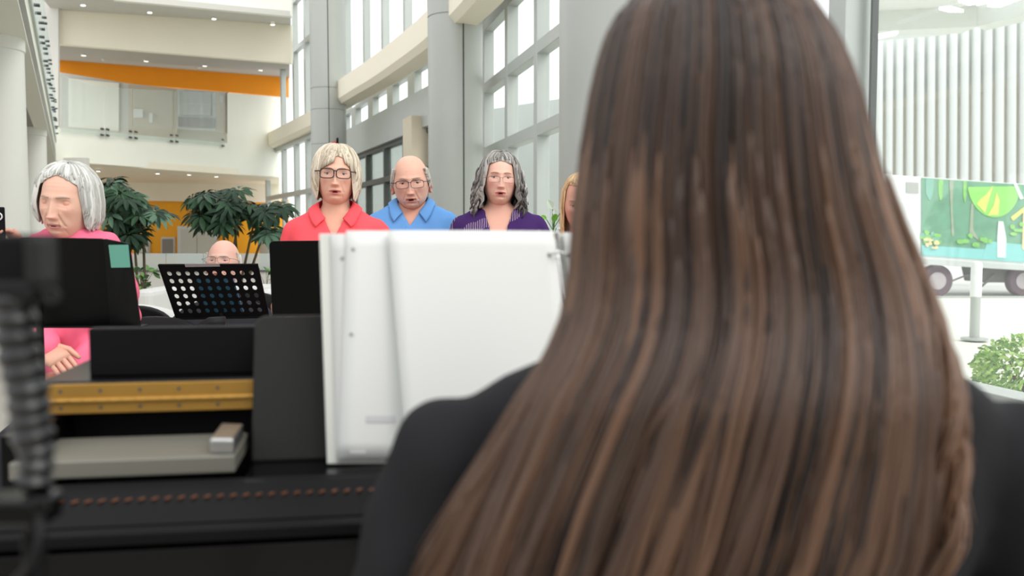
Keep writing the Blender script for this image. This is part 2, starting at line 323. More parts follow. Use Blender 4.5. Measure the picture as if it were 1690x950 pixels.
# ------------------------------------------------------------------ the window walls
def frame_wall(name, label, line, ys, z0, z1, transoms, w=.155, depth=.16, m='alu', pane='win', thick_tr=.15, extra_panes=()):
    """line(Y)->x ; vertical mullions at ys ; horizontal transoms at heights"""
    mb = MB(); pn = MB()
    Ys = sorted(ys)
    for Y in Ys:
        d = Vector((line(Y+.1)-line(Y-.1), .2, 0)).normalized(); rz = math.atan2(d.y, d.x)
        mb.box((line(Y), Y, (z0+z1)/2), (w, depth, z1-z0), rz)
    for a, b in zip(Ys[:-1], Ys[1:]):
        A = Vector((line(a), a, 0)); B = Vector((line(b), b, 0)); d = (B-A).normalized(); rz = math.atan2(d.y, d.x); c = (A+B)/2
        for zt in transoms:
            if callable(zt): zt = zt(c.y)
            if zt is None: continue
            mb.box((c.x, c.y, zt), ((B-A).length-w*.9, depth*.96, thick_tr), rz)
        n = Vector((d.y, -d.x, 0))*.03
        pn.box((c.x+n.x, c.y+n.y, (z0+z1)/2), ((B-A).length-.02, .012, z1-z0), rz)
    o = struct(name, mb, M[m], label, bevel=.006)
    obj('pane', pn, G[pane], o)
    return o
YC = [4.80+1.49*k for k in range(7)]
frame_wall('window_2', 'tall grey framed window wall behind the singers', wx, YC[1:], 0, 4.9, [.08, 2.42, 3.39, 4.32])
fw = frame_wall('window_3', 'wide floor-to-ceiling window beside the piano', wx, [2.2, 4.80, 6.29], 0, 4.9, [.44], pane='near')
g = MB(); c = Vector((wx(4.69)+.06, 4.69, 2.4)); g.box(c, (.03, .03, 4.8)); obj('gasket', g, M['seam'], fw)
hd = MB(); 
for a, b in ((3, 14.1),): hd.slab([(wx(a)+.05, a, 4.4), (wx(b)+.05, b, 4.4), (wx(b)+.05, b, 6.0), (wx(a)+.05, a, 6.0)], (.12, .03, 0))
struct('wall_right', hd, M['alu'], 'grey header above the window wall')
# low black convector under the near window
cv = thing('window_heater', 'low black heater casing with a pale top under the window', 'heater', (wx(3.4)-.12, 3.4, 0), math.atan2(1, -.243))
obj('casing', MB().box((0, .04, .16), (2.4, .16, .30)), M['black'], cv, world=False, bevel=.01)
obj('top_plate', MB().box((0, .04, .325), (2.4, .18, .03)), M['aluw'], cv, world=False, bevel=.005)
obj('grille', MB().box((0, .125, .2), (2.3, .02, .12)), M['steel'], cv, world=False)
# storefront and clerestory between the two tall columns
def wb(Y): return -.43-.4*(Y-14)
frame_wall('window_4', 'tall upper windows above the curved beam', wb, [14.1, 15.3, 16.6, 18.2, 19.95, 21.7, 23.8], 4.4, 11, [7.6], w=.16)
frame_wall('window_5', 'row of small clerestory windows under the curved beam', wb, [14.1, 15.3, 16.3, 17.75, 19.35, 21.1, 22.9, 24.2], 3.70, 4.4, [3.72, 4.37], w=.5, thick_tr=.1)
hd = MB().slab([(wb(14.1), 14.1, 3.15), (wb(24.4), 24.4, 3.15), (wb(24.4), 24.4, 3.86), (wb(14.1), 14.1, 3.86)], (-.16, -.06, 0)); struct('wall_header', hd, M['alu'], 'grey header over the entrance doors')
frame_wall('door_2', 'dark framed glazed entrance doors', wb, [16.6, 18.35, 19.9, 21.6, 23.2, 24.3], 0, 3.2, [.08, 2.38, 3.12], w=.09, m='alud', pane='door', thick_tr=.12)
st = MB(); c = Vector((wb(17.0)-.13, 17.0, 0))
for k in range(3): st.box((c.x, c.y, .56+1.13*k), (.62, .5, 1.11), math.atan2(1, -.4))
struct('wall_pier', st, M['stone'], 'tan stone pier by the entrance', bevel=.015)
# curved beam
def beam(name, label, pts, z0, z1, m='cream'):
    n = len(pts); mb = MB(); V = []; F = []
    for i, p in enumerate(pts):
        t_ = (Vector(pts[min(i+1, n-1)])-Vector(pts[max(i-1, 0)])).normalized(); nr = Vector((t_.y, -t_.x)); nr = -nr if nr.x > 0 else nr
        q = Vector(p)
        for (o_, z) in ((0, z0), (.34, z0), (.42, z0+.10), (.42, z1), (0, z1)): V.append((q.x+nr.x*o_, q.y+nr.y*o_, z))
    for i in range(n-1):
        for j in range(5): F.append((i*5+j, i*5+(j+1) % 5, (i+1)*5+(j+1) % 5, (i+1)*5+j))
    F += [tuple(range(5)), tuple(range((n-1)*5, n*5))[::-1]]
    return struct(name, mb.add(V, F), M[m], label)
def bp(px, d): q = P(px, 385, d); return (q.x+.36, q.y+.15)
def curve2(ps, n=24):
    ps = [Vector(p) for p in ps]; out = []
    ext = [2*ps[0]-ps[1]]+ps+[2*ps[-1]-ps[-2]]
    for i in range(len(ps)-1):
        for k in range(n):
            t_ = k/n; a, b, c, d = ext[i:i+4]
            out.append(.5*((2*b)+(-a+c)*t_+(2*a-5*b+4*c-d)*t_*t_+(-a+3*b-3*c+d)*t_**3))
    return out+[ps[-1]]
beam('trim_5', 'cream curved beam between the tall grey columns', [tuple(v) for v in curve2([bp(546, 21.2), bp(580, 19.3), bp(620, 17.5), bp(660, 15.8), bp(700, 14.3), bp(752, 12.4), bp(806, 10.6)], 8)], 4.12, 4.62)
def wa(Y): return -4.9-.49*(Y-24.3)
beam('trim_6', 'cream ledge across the far window wall', [(wa(Y)+.1, Y) for Y in np.linspace(24.2, 32.4, 8)], 4.12, 4.62)
frame_wall('window_6', 'far window wall above the ledge', wa, [24.3, 25.5, 26.8, 28.2, 29.9], 4.5, 12, [6.9, 8.4], w=.2)
frame_wall('window_7', 'far window wall below the ledge', wa, [24.3, 25.5, 26.8, 28.2, 29.9, 32.5], 0.9, 4.2, [.95, 2.45, 4.05], w=.2)
struct('wall_sill', MB().slab([(wa(24.2)-.05, 24.2, 0), (wa(34)-.05, 34, 0), (wa(34)-.05, 34, 1.0), (wa(24.2)-.05, 24.2, 1.0)], (.2, .1, 0)), M['soffit2'], 'low wall under the far window')
# tall grey columns
def bigcol(px, d, r, joints, label, seam_px=None):
    c = P(px, 385, d); mb = MB(); prof = [(r, 0)]
    for z in joints: prof += [(r, z-.012), (r-.012, z-.006), (r-.012, z+.006), (r, z+.012)]
    prof += [(r, 12)]
    o = struct('column', mb.lathe((c.x, c.y, 0), prof, 64), M['colgrey'], label, smooth='auto', angle=20)
    if seam_px:
        a = math.asin(max(-1, min(1, (seam_px-px)/FPX*d/r)))
        obj('seam', MB().box((c.x+r*math.sin(a), c.y-r*math.cos(a), 6), (.018, .014, 12), a), M['seam'], o)
    return o
bigcol(544.5, 20.5, .40, [3.2, 3.98, 4.46], 'farthest of the three tall grey round columns', 551)
bigcol(752.5, 13.0, .397, [1.2, 4.27], 'middle tall grey round column beside the singer in purple', 768)
bigcol(1012, 6.5, .40, [3.4], 'nearest tall grey round column behind the pianist')
# dark junction post between middle column and the window wall
struct('trim_7', MB().box((wx(13.7)-.03, 13.7, 3), (.07, .07, 6)), M['seam'], 'dark joint beside the middle column')
sg = thing('exit_sign', 'small red sign with a black bracket on the farthest tall grey column', 'sign', P(553, 240, 20.0))
obj('sign_face', MB().slab([P(546, 235, 20), P(555, 233, 20), P(555, 243, 20), P(546, 244, 20)], (0, .05, 0)), M['red'], sg)
obj('bracket', MB().slab([P(555, 228, 20), P(558, 227, 20), P(558, 242, 20), P(555, 243, 20)], (0, .06, 0)), M['black'], sg)
obj('mount_arm', MB().tube([P(556, 235, 20.02), P(556, 235, 20.3)], .03, 8), M['black'], sg)
# parapet in front of the amber wall
pr = MB().slab([P(150, 447, 12.4), P(520, 447, 12.4), P(520, 529, 12.4), P(150, 529, 12.4)], (0, .15, 0))
struct('wall_parapet', pr, M['wall'], 'low pale wall behind the planters')
gp = thing('glass_screen', 'frosted glass screen standing on the low pale wall', 'screen', P(335, 447, 12.4))
for a in range(6): obj('glass_panel', MB().slab([P(150+62*a+.6, 418, 12.45), P(150+62*(a+1)-.6, 418, 12.45), P(150+62*(a+1)-.6, 446, 12.45), P(150+62*a+.6, 446, 12.45)], (0, .02, 0)), G['frost'], gp)
obj('base_channel', MB().slab([P(150, 445.6, 12.38), P(520, 445.6, 12.38), P(520, 448.6, 12.38), P(150, 448.6, 12.38)], (0, .16, 0)), M['alud'], gp)

# ------------------------------------------------------------------ outdoors
struct('ground', MB().slab([(wx(-3)+.1, -3, -.02), (40, -3, -.02), (40, 16.4, -.02), (wx(14)+.1, 16.4, -.02)], (0, 0, -.15)), M['pave'], 'concrete plaza outside')
struct('kerb_strip', MB().slab([(0, 16.4, 0), (40, 16.4, 0), (40, 16.7, 0), (0, 16.7, 0)], (0, 0, -.7)), M['colgrey'])
struct('road', MB().add([(-3.5, 16.7, -.7), (70, 16.7, -.7), (70, 80, -.7), (-3.5, 80, -.7)], [(0, 1, 2, 3)]), M['asphalt'])
# ribbed wall across the street
A0, A1 = P(1380, 196, 38), P(1760, 128, 30); B0, B1 = P(1380, 330, 38), P(1760, 330, 30); T0, T1 = P(1380, 90, 38), P(1760, -30, 30)
struct('wall_street', MB().slab([A0, A1, B1-Vector((0, 0, 2)), B0-Vector((0, 0, 2))], (0, .4, 0)), M['rib'], 'cream ribbed wall across the street')
struct('wall_street_upper', MB().slab([T0+Vector((0, .5, 0)), T1+Vector((0, .5, 0)), A1+Vector((0, .5, 0)), A0+Vector((0, .5, 0))], (0, .3, 0)), M['rib2'], 'grey recessed upper part of the ribbed wall')
rb = MB()
for k in range(26):
    px = 1392+k*15.2+k*k*.16
    if px > 1755: break
    f_ = (px-1380)/380; d = 1/(1/38+(1/30-1/38)*f_)-.35
    tp = 84-(px-1380)*.31+0; lo = 335
    a = P(px-2, tp, d); b = P(px+2, tp, d); c_ = P(px+2, lo, d); e = P(px-2, lo, d)
    rb.slab([a, b, Vector((c_.x, c_.y, c_.z-1)), Vector((e.x, e.y, e.z-1))], (0, .45, 0))
struct('trim_8', rb, M['truckw'], 'pale vertical ribs on the wall across the street')
lg = MB().slab([A0+Vector((0, -.1, .35)), A1+Vector((0, -.1, .35)), A1+Vector((0, -.1, 0)), A0+Vector((0, -.1, 0))], (0, .6, 0)); struct('trim_9', lg, M['rib'], 'cream ledge along the ribbed wall')
struct('wall_outside', MB().slab([P(700, 196, 26), P(1010, 150, 19), P(1010, 480, 19), P(700, 440, 26)], (0, .3, 0)), M['truckw'], 'pale building face beyond the window wall')
# canopy outside
cn = MB()
cn.slab([P(1380, 22, 17), P(1612, 10, 15), P(1612, 44, 15), P(1380, 54, 17)], (0, .5, 0))
cn.slab([P(1612, 10, 15), P(1760, -24, 11.5), P(1760, 6, 11.5), P(1612, 44, 15)], (.3, .3, 0))
cn.slab([P(1380, 22, 17), P(1612, 10, 15), P(1560, -60, 11), P(1380, -50, 12)], (0, 0, .12))
cn.slab([P(1380, 74, 27), P(1560, 58, 24), P(1600, 47, 20), P(1380, 56, 22)], (0, 0, .2))
cn.slab([P(1490, 30, 13.5), P(1600, -2, 11), P(1600, 4, 11), P(1490, 36, 13.5)], (0, .2, 0))
struct('roof_canopy', cn, M['rib2'], 'pale canopy roof with beams outside the window')
sk = MB()
for (a, b, c_, e) in (((1582, 3), (1625, -8), (1668, -8), (1600, 9)), ((1630, 11), (1680, -6), (1720, -14), (1650, 12)), ((1550, 16), (1568, 14), (1590, 20), (1566, 20)), ((1450, 60), (1482, 55), (1478, 58), (1450, 64))):
    sk.slab([P(*a, 10.9), P(*b, 10.9), P(*c_, 10.9), P(*e, 10.9)], (0, 0, .03))
struct('trim_10', sk, M['lamp'], 'lit strip lights under the outside canopy')
# truck
TR = lambda px, py, dd=0: P(px, py, 26+dd)
tk = thing('box_truck', 'white box truck with a green jungle mural parked across the street', 'truck', (P(1600, 490, 26).x, 27, -.7))
def tquad(x0, y0, x1, y1, dd, th=.05): return MB().slab([TR(x0, y0, dd), TR(x1, y0+(x1-x0)*.07, dd), TR(x1, y1+(x1-x0)*.06, dd), TR(x0, y1, dd)], (0, th, 0))
obj('cargo_box', tquad(1440, 286, 1800, 424, 0, 2.4), M['truckw'], tk, bevel=.03)
obj('lower_rail', tquad(1490, 424, 1800, 434, -.08, 2.4), M['aluw'], tk)
obj('front_corner_panel', tquad(1440, 292, 1518, 424, -.06, .1), M['truckw'], tk)
obj('panel_recess', tquad(1496, 300, 1516, 318, -.09, .04), M['colgrey'], tk)
MU = [mat('mural_'+n, c, .5, var=v, nscale=s) for n, c, v, s in (('forest', (112, 168, 136), .35, 2.5), ('teal_shade', (130, 190, 168), .2, 2), ('lime', (150, 228, 110), .12, 2), ('leaf_yellow', (226, 234, 120), .15, 5), ('water', (140, 214, 210), .12, 2), ('fall', (232, 244, 240), .05, 6), ('bush', (140, 208, 110), .3, 7), ('flower', (244, 222, 170), .15, 6), ('trunk', (164, 176, 152), .2, 5))]
mu = MB()
def mpoly(pts, dd, mi): 
    mu.slab([TR(x, y+(x-1520)*.068, dd) for x, y in pts], (0, .02, 0), mi)
def mdisc(cx, cy, rx, ry, dd, mi, a0=0, a1=2*PI, n=24): mpoly([(cx+rx*math.cos(a0+(a1-a0)*k/n), cy+ry*math.sin(a0+(a1-a0)*k/n)) for k in range(n)], dd, mi)
mpoly([(1521, 293), (1800, 293), (1800, 421), (1521, 421)], -.03, 0)
for x, w_ in ((1528, 14), (1549, 8), (1590, 6)): mpoly([(x, 294), (x+w_, 294), (x+w_*.8, 322), (x+w_*.4, 330), (x, 318)], -.05, 1 if w_ > 9 else 6)
mpoly([(1567, 294), (1574, 294), (1572, 340), (1575, 385), (1571, 386), (1569, 340)], -.05, 8); mpoly([(1603, 330), (1607, 330), (1606, 372), (1618, 392), (1600, 380)], -.05, 8)
mdisc(1640, 296, 43, 54, -.055, 2, 0, PI)
mpoly([(1639, 298), (1629, 312), (1618, 322), (1612, 330), (1626, 344), (1630, 330)], -.07, 3); mpoly([(1645, 308), (1650, 322), (1648, 346), (1630, 348), (1640, 330)], -.07, 3)
mpoly([(1671, 288), (1676, 288), (1690, 316), (1684, 318)], -.07, 5); mpoly([(1668, 348), (1690, 330), (1692, 336), (1672, 354)], -.06, 3)
mpoly([(1521, 404), (1800, 404), (1800, 421), (1521, 421)], -.045, 4); mpoly([(1630, 390), (1690, 392), (1800, 380), (1800, 421), (1620, 421)], -.05, 4)
mpoly([(1648, 356), (1656, 356), (1661, 384), (1660, 416), (1646, 416), (1646, 382)], -.065, 5)
rr = random.Random(3)
for k in range(46):
    x = rr.choice((rr.uniform(1584, 1636), rr.uniform(1522, 1552), rr.uniform(1664, 1780))); y = rr.uniform(382, 400) if x < 1640 else rr.uniform(352, 388)
    mdisc(x, y, rr.uniform(3, 7), rr.uniform(2, 4.5), -.06-.0006*k, 6 if rr.random() < .8 else 1, n=7)
for k in range(14): mdisc(rr.uniform(1522, 1550), rr.uniform(390, 408), rr.uniform(2, 5), rr.uniform(1.5, 3), -.09-.001*k, 7, n=7)
mpoly([(1689, 330), (1694, 330), (1694, 400), (1687, 400)], -.07, 7)
obj('mural_panel', mu, MU, tk)
def wheel(px, py, r, dd, t, name='wheel'):
    c = TR(px, py, dd); Q = Matrix.Rotation(PI/2, 3, 'X')
    w_ = obj(name, MB().lathe(c, [(r*.55, -.14), (r*.9, -.15), (r, -.1), (r, .1), (r*.9, .15), (r*.55, .14)], 32, M=Q), M['tyre'], t, smooth='auto')
    obj('hub', MB().lathe(c+Vector((0, -.06, 0)), [(r*.1, -.16), (r*.35, -.12), (r*.54, -.05), (r*.54, .1)], 24, M=Q), M['hub'], w_, smooth='auto')
wheel(1543, 463, .48, .3, tk); wheel(1500, 461, .48, .3, tk); wheel(1686, 463, .46, .4, tk); wheel(1745, 463, .46, .4, tk)
ax = MB(); ax.slab([TR(1620, 442, .5), TR(1800, 449, .5), TR(1800, 466, .5), TR(1625, 466, .5)], (0, 1.2, 0)); ax.tube([TR(1572, 463, .4), TR(1600, 452, .4)], .03, 6); ax.tube([TR(1620, 472, .4), TR(1642, 452, .4)], .04, 6)
obj('underframe', ax, M['under'], tk)
# bollard
bc = P(1608, 560, 9.8); r = .052
bl = thing('bollard', 'white topped steel bollard standing on the plaza outside', 'bollard', (bc.x, 9.8, 0))
obj('base_plate', MB().lathe((0, 0, 0), [(.14, 0), (.14, .02), (.06, .03)], 24), M['alu'], bl, world=False, smooth='auto')
obj('lower_sleeve', MB().lathe((0, 0, .02), [(r, 0), (r, .46), (r-.01, .47)], 28), M['alu'], bl, world=False, smooth='auto')
obj('upper_post', MB().lathe((0, 0, .48), [(r+.006, 0), (r+.006, .36), (r-.01, .385), (.005, .39)], 28), M['truckw'], bl, world=False, smooth='auto')
# leaves
def leaflet(mb, base, dirv, up, ln, wd_, mi=0, droop=.25):
    dirv = dirv.normalized(); side = dirv.cross(up); side = side.normalized() if side.length > 1e-4 else Vector((1, 0, 0)); nn = side.cross(dirv)
    V = []; pr_ = [(0, .05), (.25, .75), (.5, 1), (.78, .7), (1, .02)]
    for t_, w_ in pr_:
        c = base+dirv*(ln*t_)-Vector((0, 0, 1))*(droop*ln*t_*t_)
        V += [c-side*(wd_*w_/2)+nn*(.12*wd_*w_), c-nn*0, c+side*(wd_*w_/2)+nn*(.12*wd_*w_)]
    F = []
    for i in range(4):
        a = i*3; F += [(a, a+1, a+4, a+3), (a+1, a+2, a+5, a+4)]
    mb.add(V, F, mi)
def rdir(r_): 
    while True:
        v = Vector((r_.uniform(-1, 1), r_.uniform(-1, 1), r_.uniform(-1, 1)))
        if .1 < v.length < 1: return v.normalized()
LG = [mat('shrub_leaf_'+n, c, .5, var=.15) for n, c in (('a', (150, 190, 100)), ('b', (186, 214, 130)), ('c', (110, 150, 86)))]
sh = thing('shrub', 'round light green shrub on the plaza just outside the window', 'shrub', (P(1712, 640, 5.9).x, 5.9, 0))
lf = MB(); rs = random.Random(5)
for k in range(2600):
    u = rdir(rs); r_ = rs.uniform(.72, 1.0); p = Vector((u.x*.40*r_, u.y*.36*r_, .03+.24*(1+u.z*r_)*.98))
    leaflet(lf, p, (u+rdir(rs)*.8), rdir(rs), rs.uniform(.03, .05), rs.uniform(.018, .028), rs.choice((0, 0, 1, 1, 2)))
obj('foliage', lf, LG, sh, world=False)
sb = MB()
for k in range(14):
    u = rdir(rs); sb.tube([(0, 0, -.01), (u.x*.08, u.y*.08, .12), (u.x*.22, u.y*.22, .22+.15*abs(u.z))], [.02, .012, .005], 6)
obj('branches', sb, mat('bark', (96, 80, 60), .9), sh, world=False)
# ------------------------------------------------------------------ people
SKIN = matcol('skin', .48, .35, .03, 300); HAIRM = matcol('hair', .42, .45, .10, 500, bump=.3); EYEM = matcol('eye', .15, .5, .0)
def gs(x, z, cx, cz, sx, sz): return np.exp(-((x-cx)/sx)**2-((z-cz)/sz)**2)
def ss(t): t = np.clip(t, 0, 1); return t*t*(3-2*t)
def seg_d(x, z, a, b):
    ax, az = a; bx, bz = b; t = np.clip(((x-ax)*(bx-ax)+(z-az)*(bz-az))/((bx-ax)**2+(bz-az)**2), 0, 1)
    return np.hypot(x-ax-t*(bx-ax), z-az-t*(bz-az))
class Head:
    """a modelled head facing -Y, centred between crown and chin, in local units of metres"""
    def __init__(h, skin, lip, age=.7, mouth=.4, jaw=1.0, width=1.0, nose=1.0, closed=False, brow=(150, 128, 110), squint=.5, ears=True, cheek=.5, lipfull=1.0):
        h.a, h.b, h.c = .074*width, .095, .117
        nph, nth = 150, 150
        t = np.linspace(0, 2*PI, nph, endpoint=False); ph = t-.55*np.sin(t); th = np.linspace(.02, PI-.02, nth)
        TH, PH = np.meshgrid(th, ph, indexing='ij')
        x, y, z = h.base(TH, PH, jaw)
        wf = ss((-y/h.b-.15)/.4)
        y = y-wf*h.front(x, z, age, mouth, nose, lipfull)
        h.X, h.Y, h.Z = x, y, z
        skin = np.array(lin(skin)); lip = np.array(lin(lip)); col = np.ones(x.shape+(3,))*skin
        front = (y < -.03)
        ck = (gs(np.abs(x), z, .043, -.028, .022, .02)+.8*gs(x, z, 0, -.043, .016, .012))*cheek*front
        col = col*(1-ck[..., None]*np.array([.04, .26, .24]))
        ml = np.where(z > -.0715, ((x/.0235)**2+((z+.0715)/.0085)**2), ((x/.0225)**2+((z+.0715)/.0105)**2))
        lm = ss((1.25-ml)/.5)*front; col = col*(1-lm[..., None])+lip*lm[..., None]
        om = ss((1.1-((x/(.013*min(1, .6+mouth)))**2+((z+.0725)/(.0018+.0045*mouth))**2))/.4)*front*(mouth > 0)
        col = col*(1-om[..., None])+np.array(lin((70, 28, 26)))*om[..., None]
        if age > .3:   # age spots and reddish lids
            rr_ = random.Random(int(age*1000)+int(skin[0]*999))
            for k in range(14):
                cx, cz = rr_.uniform(-.06, .06), rr_.uniform(-.06, .1); sp = gs(x, z, cx, cz, rr_.uniform(.003, .006), rr_.uniform(.002, .005))*front*.16*age
                col = col*(1-sp[..., None]*np.array([.35, .6, .7]))
        lid = gs(np.abs(x), z, .031, -.002, .016, .009)*front*.22; col = col*(1-lid[..., None]*np.array([.25, .5, .45]))
        h.mb = MB(); V = np.stack([x, y, z], -1).reshape(-1, 3)
        F = [(i*nph+j, (i+1)*nph+j, (i+1)*nph+(j+1) % nph, i*nph+(j+1) % nph) for i in range(nth-1) for j in range(nph)]
        F += [tuple(range(nph))[::-1], tuple(range((nth-1)*nph, nth*nph))]
        h.mb.add(V, F, 0, col.reshape(-1, 3))
        sk = tuple(skin*np.array([.96, .80, .78]))
        if ears:
            for sx in (-1, 1):
                R = Matrix.Rotation(sx*.35, 3, 'Z') @ Matrix.Rotation(-.15, 3, 'X'); c = Vector((sx*(h.a*.99), .012, -.018))
                h.mb.ell(c, (.007, .016, .031), 16, 12, M=R, col=sk); pts = [c+R @ Vector((sx*.006, .014*math.cos(q), .029*math.sin(q))) for q in np.linspace(-1.2, 3.6, 14)]
                h.mb.tube(pts, .0042, 8, col=sk); h.mb.ell(c+R @ Vector((sx*.003, -.008, -.026)), (.005, .008, .009), 12, 8, col=sk)
        # eyes: lids belong to the face, eyeballs are separate
        h.eyes = []; er = .0122
        for sx in (-1, 1):
            ey = h.surf(sx*.031, .001)+er-(.0022 if closed else .0034); c = np.array([sx*.031, ey, .001])
            up = math.radians(26-24*squint); lo = math.radians(-30+14*squint)
            lidc = tuple(skin*np.array([.93, .78, .75]))
            rows = []; az = np.linspace(-1.35, 1.35, 19)
            def shell(e0, e1, n, rad):
                E, A = np.meshgrid(np.linspace(e0, e1, n), az, indexing='ij'); f = np.cos(A*.9)
                mid = -.05 if not closed else -.45
                E2 = mid+(E-mid)*np.where(np.abs(E) < 1.2, .35+.65*f, 1)
                v = np.stack([c[0]+rad*np.cos(E2)*np.sin(A)*1.12, c[1]-rad*np.cos(E2)*np.cos(A), c[2]+rad*np.sin(E2)], -1).reshape(-1, 3)
                return v, [(i*19+j, i*19+j+1, (i+1)*19+j+1, (i+1)*19+j) for i in range(n-1) for j in range(18)]
            if closed: e_up, e_lo = -.45, -.47
            else: e_up, e_lo = up, lo
            v, f = shell(e_up, 1.5, 8, er+.0016); h.mb.add(v, f, 0, lidc)
            v, f = shell(-1.4, e_lo, 6, er+.0012); h.mb.add(v, f, 0, lidc)
            v, f = shell(e_up-.05, e_up+.04, 3, er+.0022); h.mb.add(v, f, 0, lin((92, 66, 58)))
            e = MB(); e.ell((0, 0, 0), er, 28, 20)
            cols = []
            for q in e.v:
                a_ = math.acos(max(-1, min(1, -(q[1])/er))); cols.append(lin((20, 16, 16)) if a_ < .2 else lin((92, 98, 100)) if a_ < .5 else lin((214, 206, 200)))
            e.c = cols; e.v = [(q[0]+c[0], q[1]+c[1], q[2]+c[2]) for q in e.v]; h.eyes.append(e)
        h.brows = []; bc = lin(brow)
        for sx in (-1, 1):
            pts = []; bw = MB(); h.brows.append(bw)
            for t_ in np.linspace(0, 1, 9):
                xx = sx*(.013+.034*t_); zz = .0185+.006*math.sin(t_*2.2)-.004*t_; pts.append((xx, h.surf(xx, zz)-.0006, zz))
            bw.tube(pts, [.0022, .003, .0034, .0034, .0032, .003, .0026, .002, .001], 8, col=bc, flat=(Vector((0, 0, 1)), .6))
    def base(h, TH, PH, jaw=1.0):
        s = np.sin(TH); cz = np.cos(TH); low = ss((-cz)/.6)
        r = s**(.86*(1-low)+.56*low)
        x = h.a*r*np.sin(PH); y = -h.b*r*np.cos(PH); z = h.c*cz
        t = np.clip((-z-.02)/.097, 0, 1); x = x*(1-.30*jaw*t**1.35)
        y = np.where(y > 0, y*(1-.45*t), y*(1-.03*t))
        y = np.where(y < 0, y*(1-.06*ss((z-.05)/.06)), y*(1+.05*ss((z)/.05)))
        x = x*(1-.05*gs(np.abs(y), z, .05, .03, .05, .02))
        return x, y, z
    def front(h, x, z, age, mouth, nose, lf):
        ax = np.abs(x)
        D = .0045*gs(ax, z, .028, .021, .020, .008)+.003*gs(x, z, 0, .02, .014, .01)
        D -= .0105*gs(ax, z, .031, .002, .0155, .0105)
        s = np.clip((.014-z)/.058, 0, 1); hgt = (.0025+.0205*nose*s**1.2); wd_ = .0065+.0055*s
        cut = np.where(z < -.044, np.exp(-((z+.044)/.0065)**2), np.where(z > .014, np.exp(-((z-.014)/.012)**2), 1))
        D += hgt*np.exp(-(np.abs(x)/wd_)**2.2)*cut
        D += .0085*nose*gs(ax, z, .0115, -.0425, .0060, .0068)
        D += .0075*gs(x, z, 0, -.070, .030, .022)+.0045*lf*gs(x, z, 0, -.0655, .019, .0036)+.0055*lf*gs(x, z, 0, -.0785, .017, .0044)
        D -= (.003+.010*mouth)*gs(x, z, 0, -.0722, .020-.006*mouth, .0018+.0035*mouth)
        D -= .0045*gs(x, z, 0, -.0875, .020, .0045); D += .0085*gs(x, z, 0, -.101, .019, .012)
        D += .0055*gs(ax, z, .043, -.022, .019, .017)
        d = seg_d(ax, z, (.0175, -.038), (.0315, -.070)); D -= .0032*age*np.exp(-(d/.0032)**2); D += .0028*age*np.exp(-((d-.008)/.006)**2)*(ax > .02)
        d = seg_d(ax, z, (.027, -.078), (.030, -.098)); D -= .0026*age*np.exp(-(d/.003)**2)
        d = seg_d(ax, z, (.017, -.010), (.040, -.014)); D -= .0016*age*np.exp(-(d/.0028)**2)
        for zz in (.05, .062, .074): D -= .0007*age*gs(x, z, 0, zz+.002*0, .036, .0018)
        for xx in (.004,): D -= .0014*age*gs(ax, z, xx, .022, .0016, .007)
        return D
    def surf(h, x, z):
        m = h.Y < 0; d = np.where(m, (h.X-x)**2+(h.Z-z)**2, 9); k = np.argsort(d.ravel())[:4]; w = 1/(d.ravel()[k]+1e-8)
        return float((h.Y.ravel()[k]*w).sum()/w.sum())

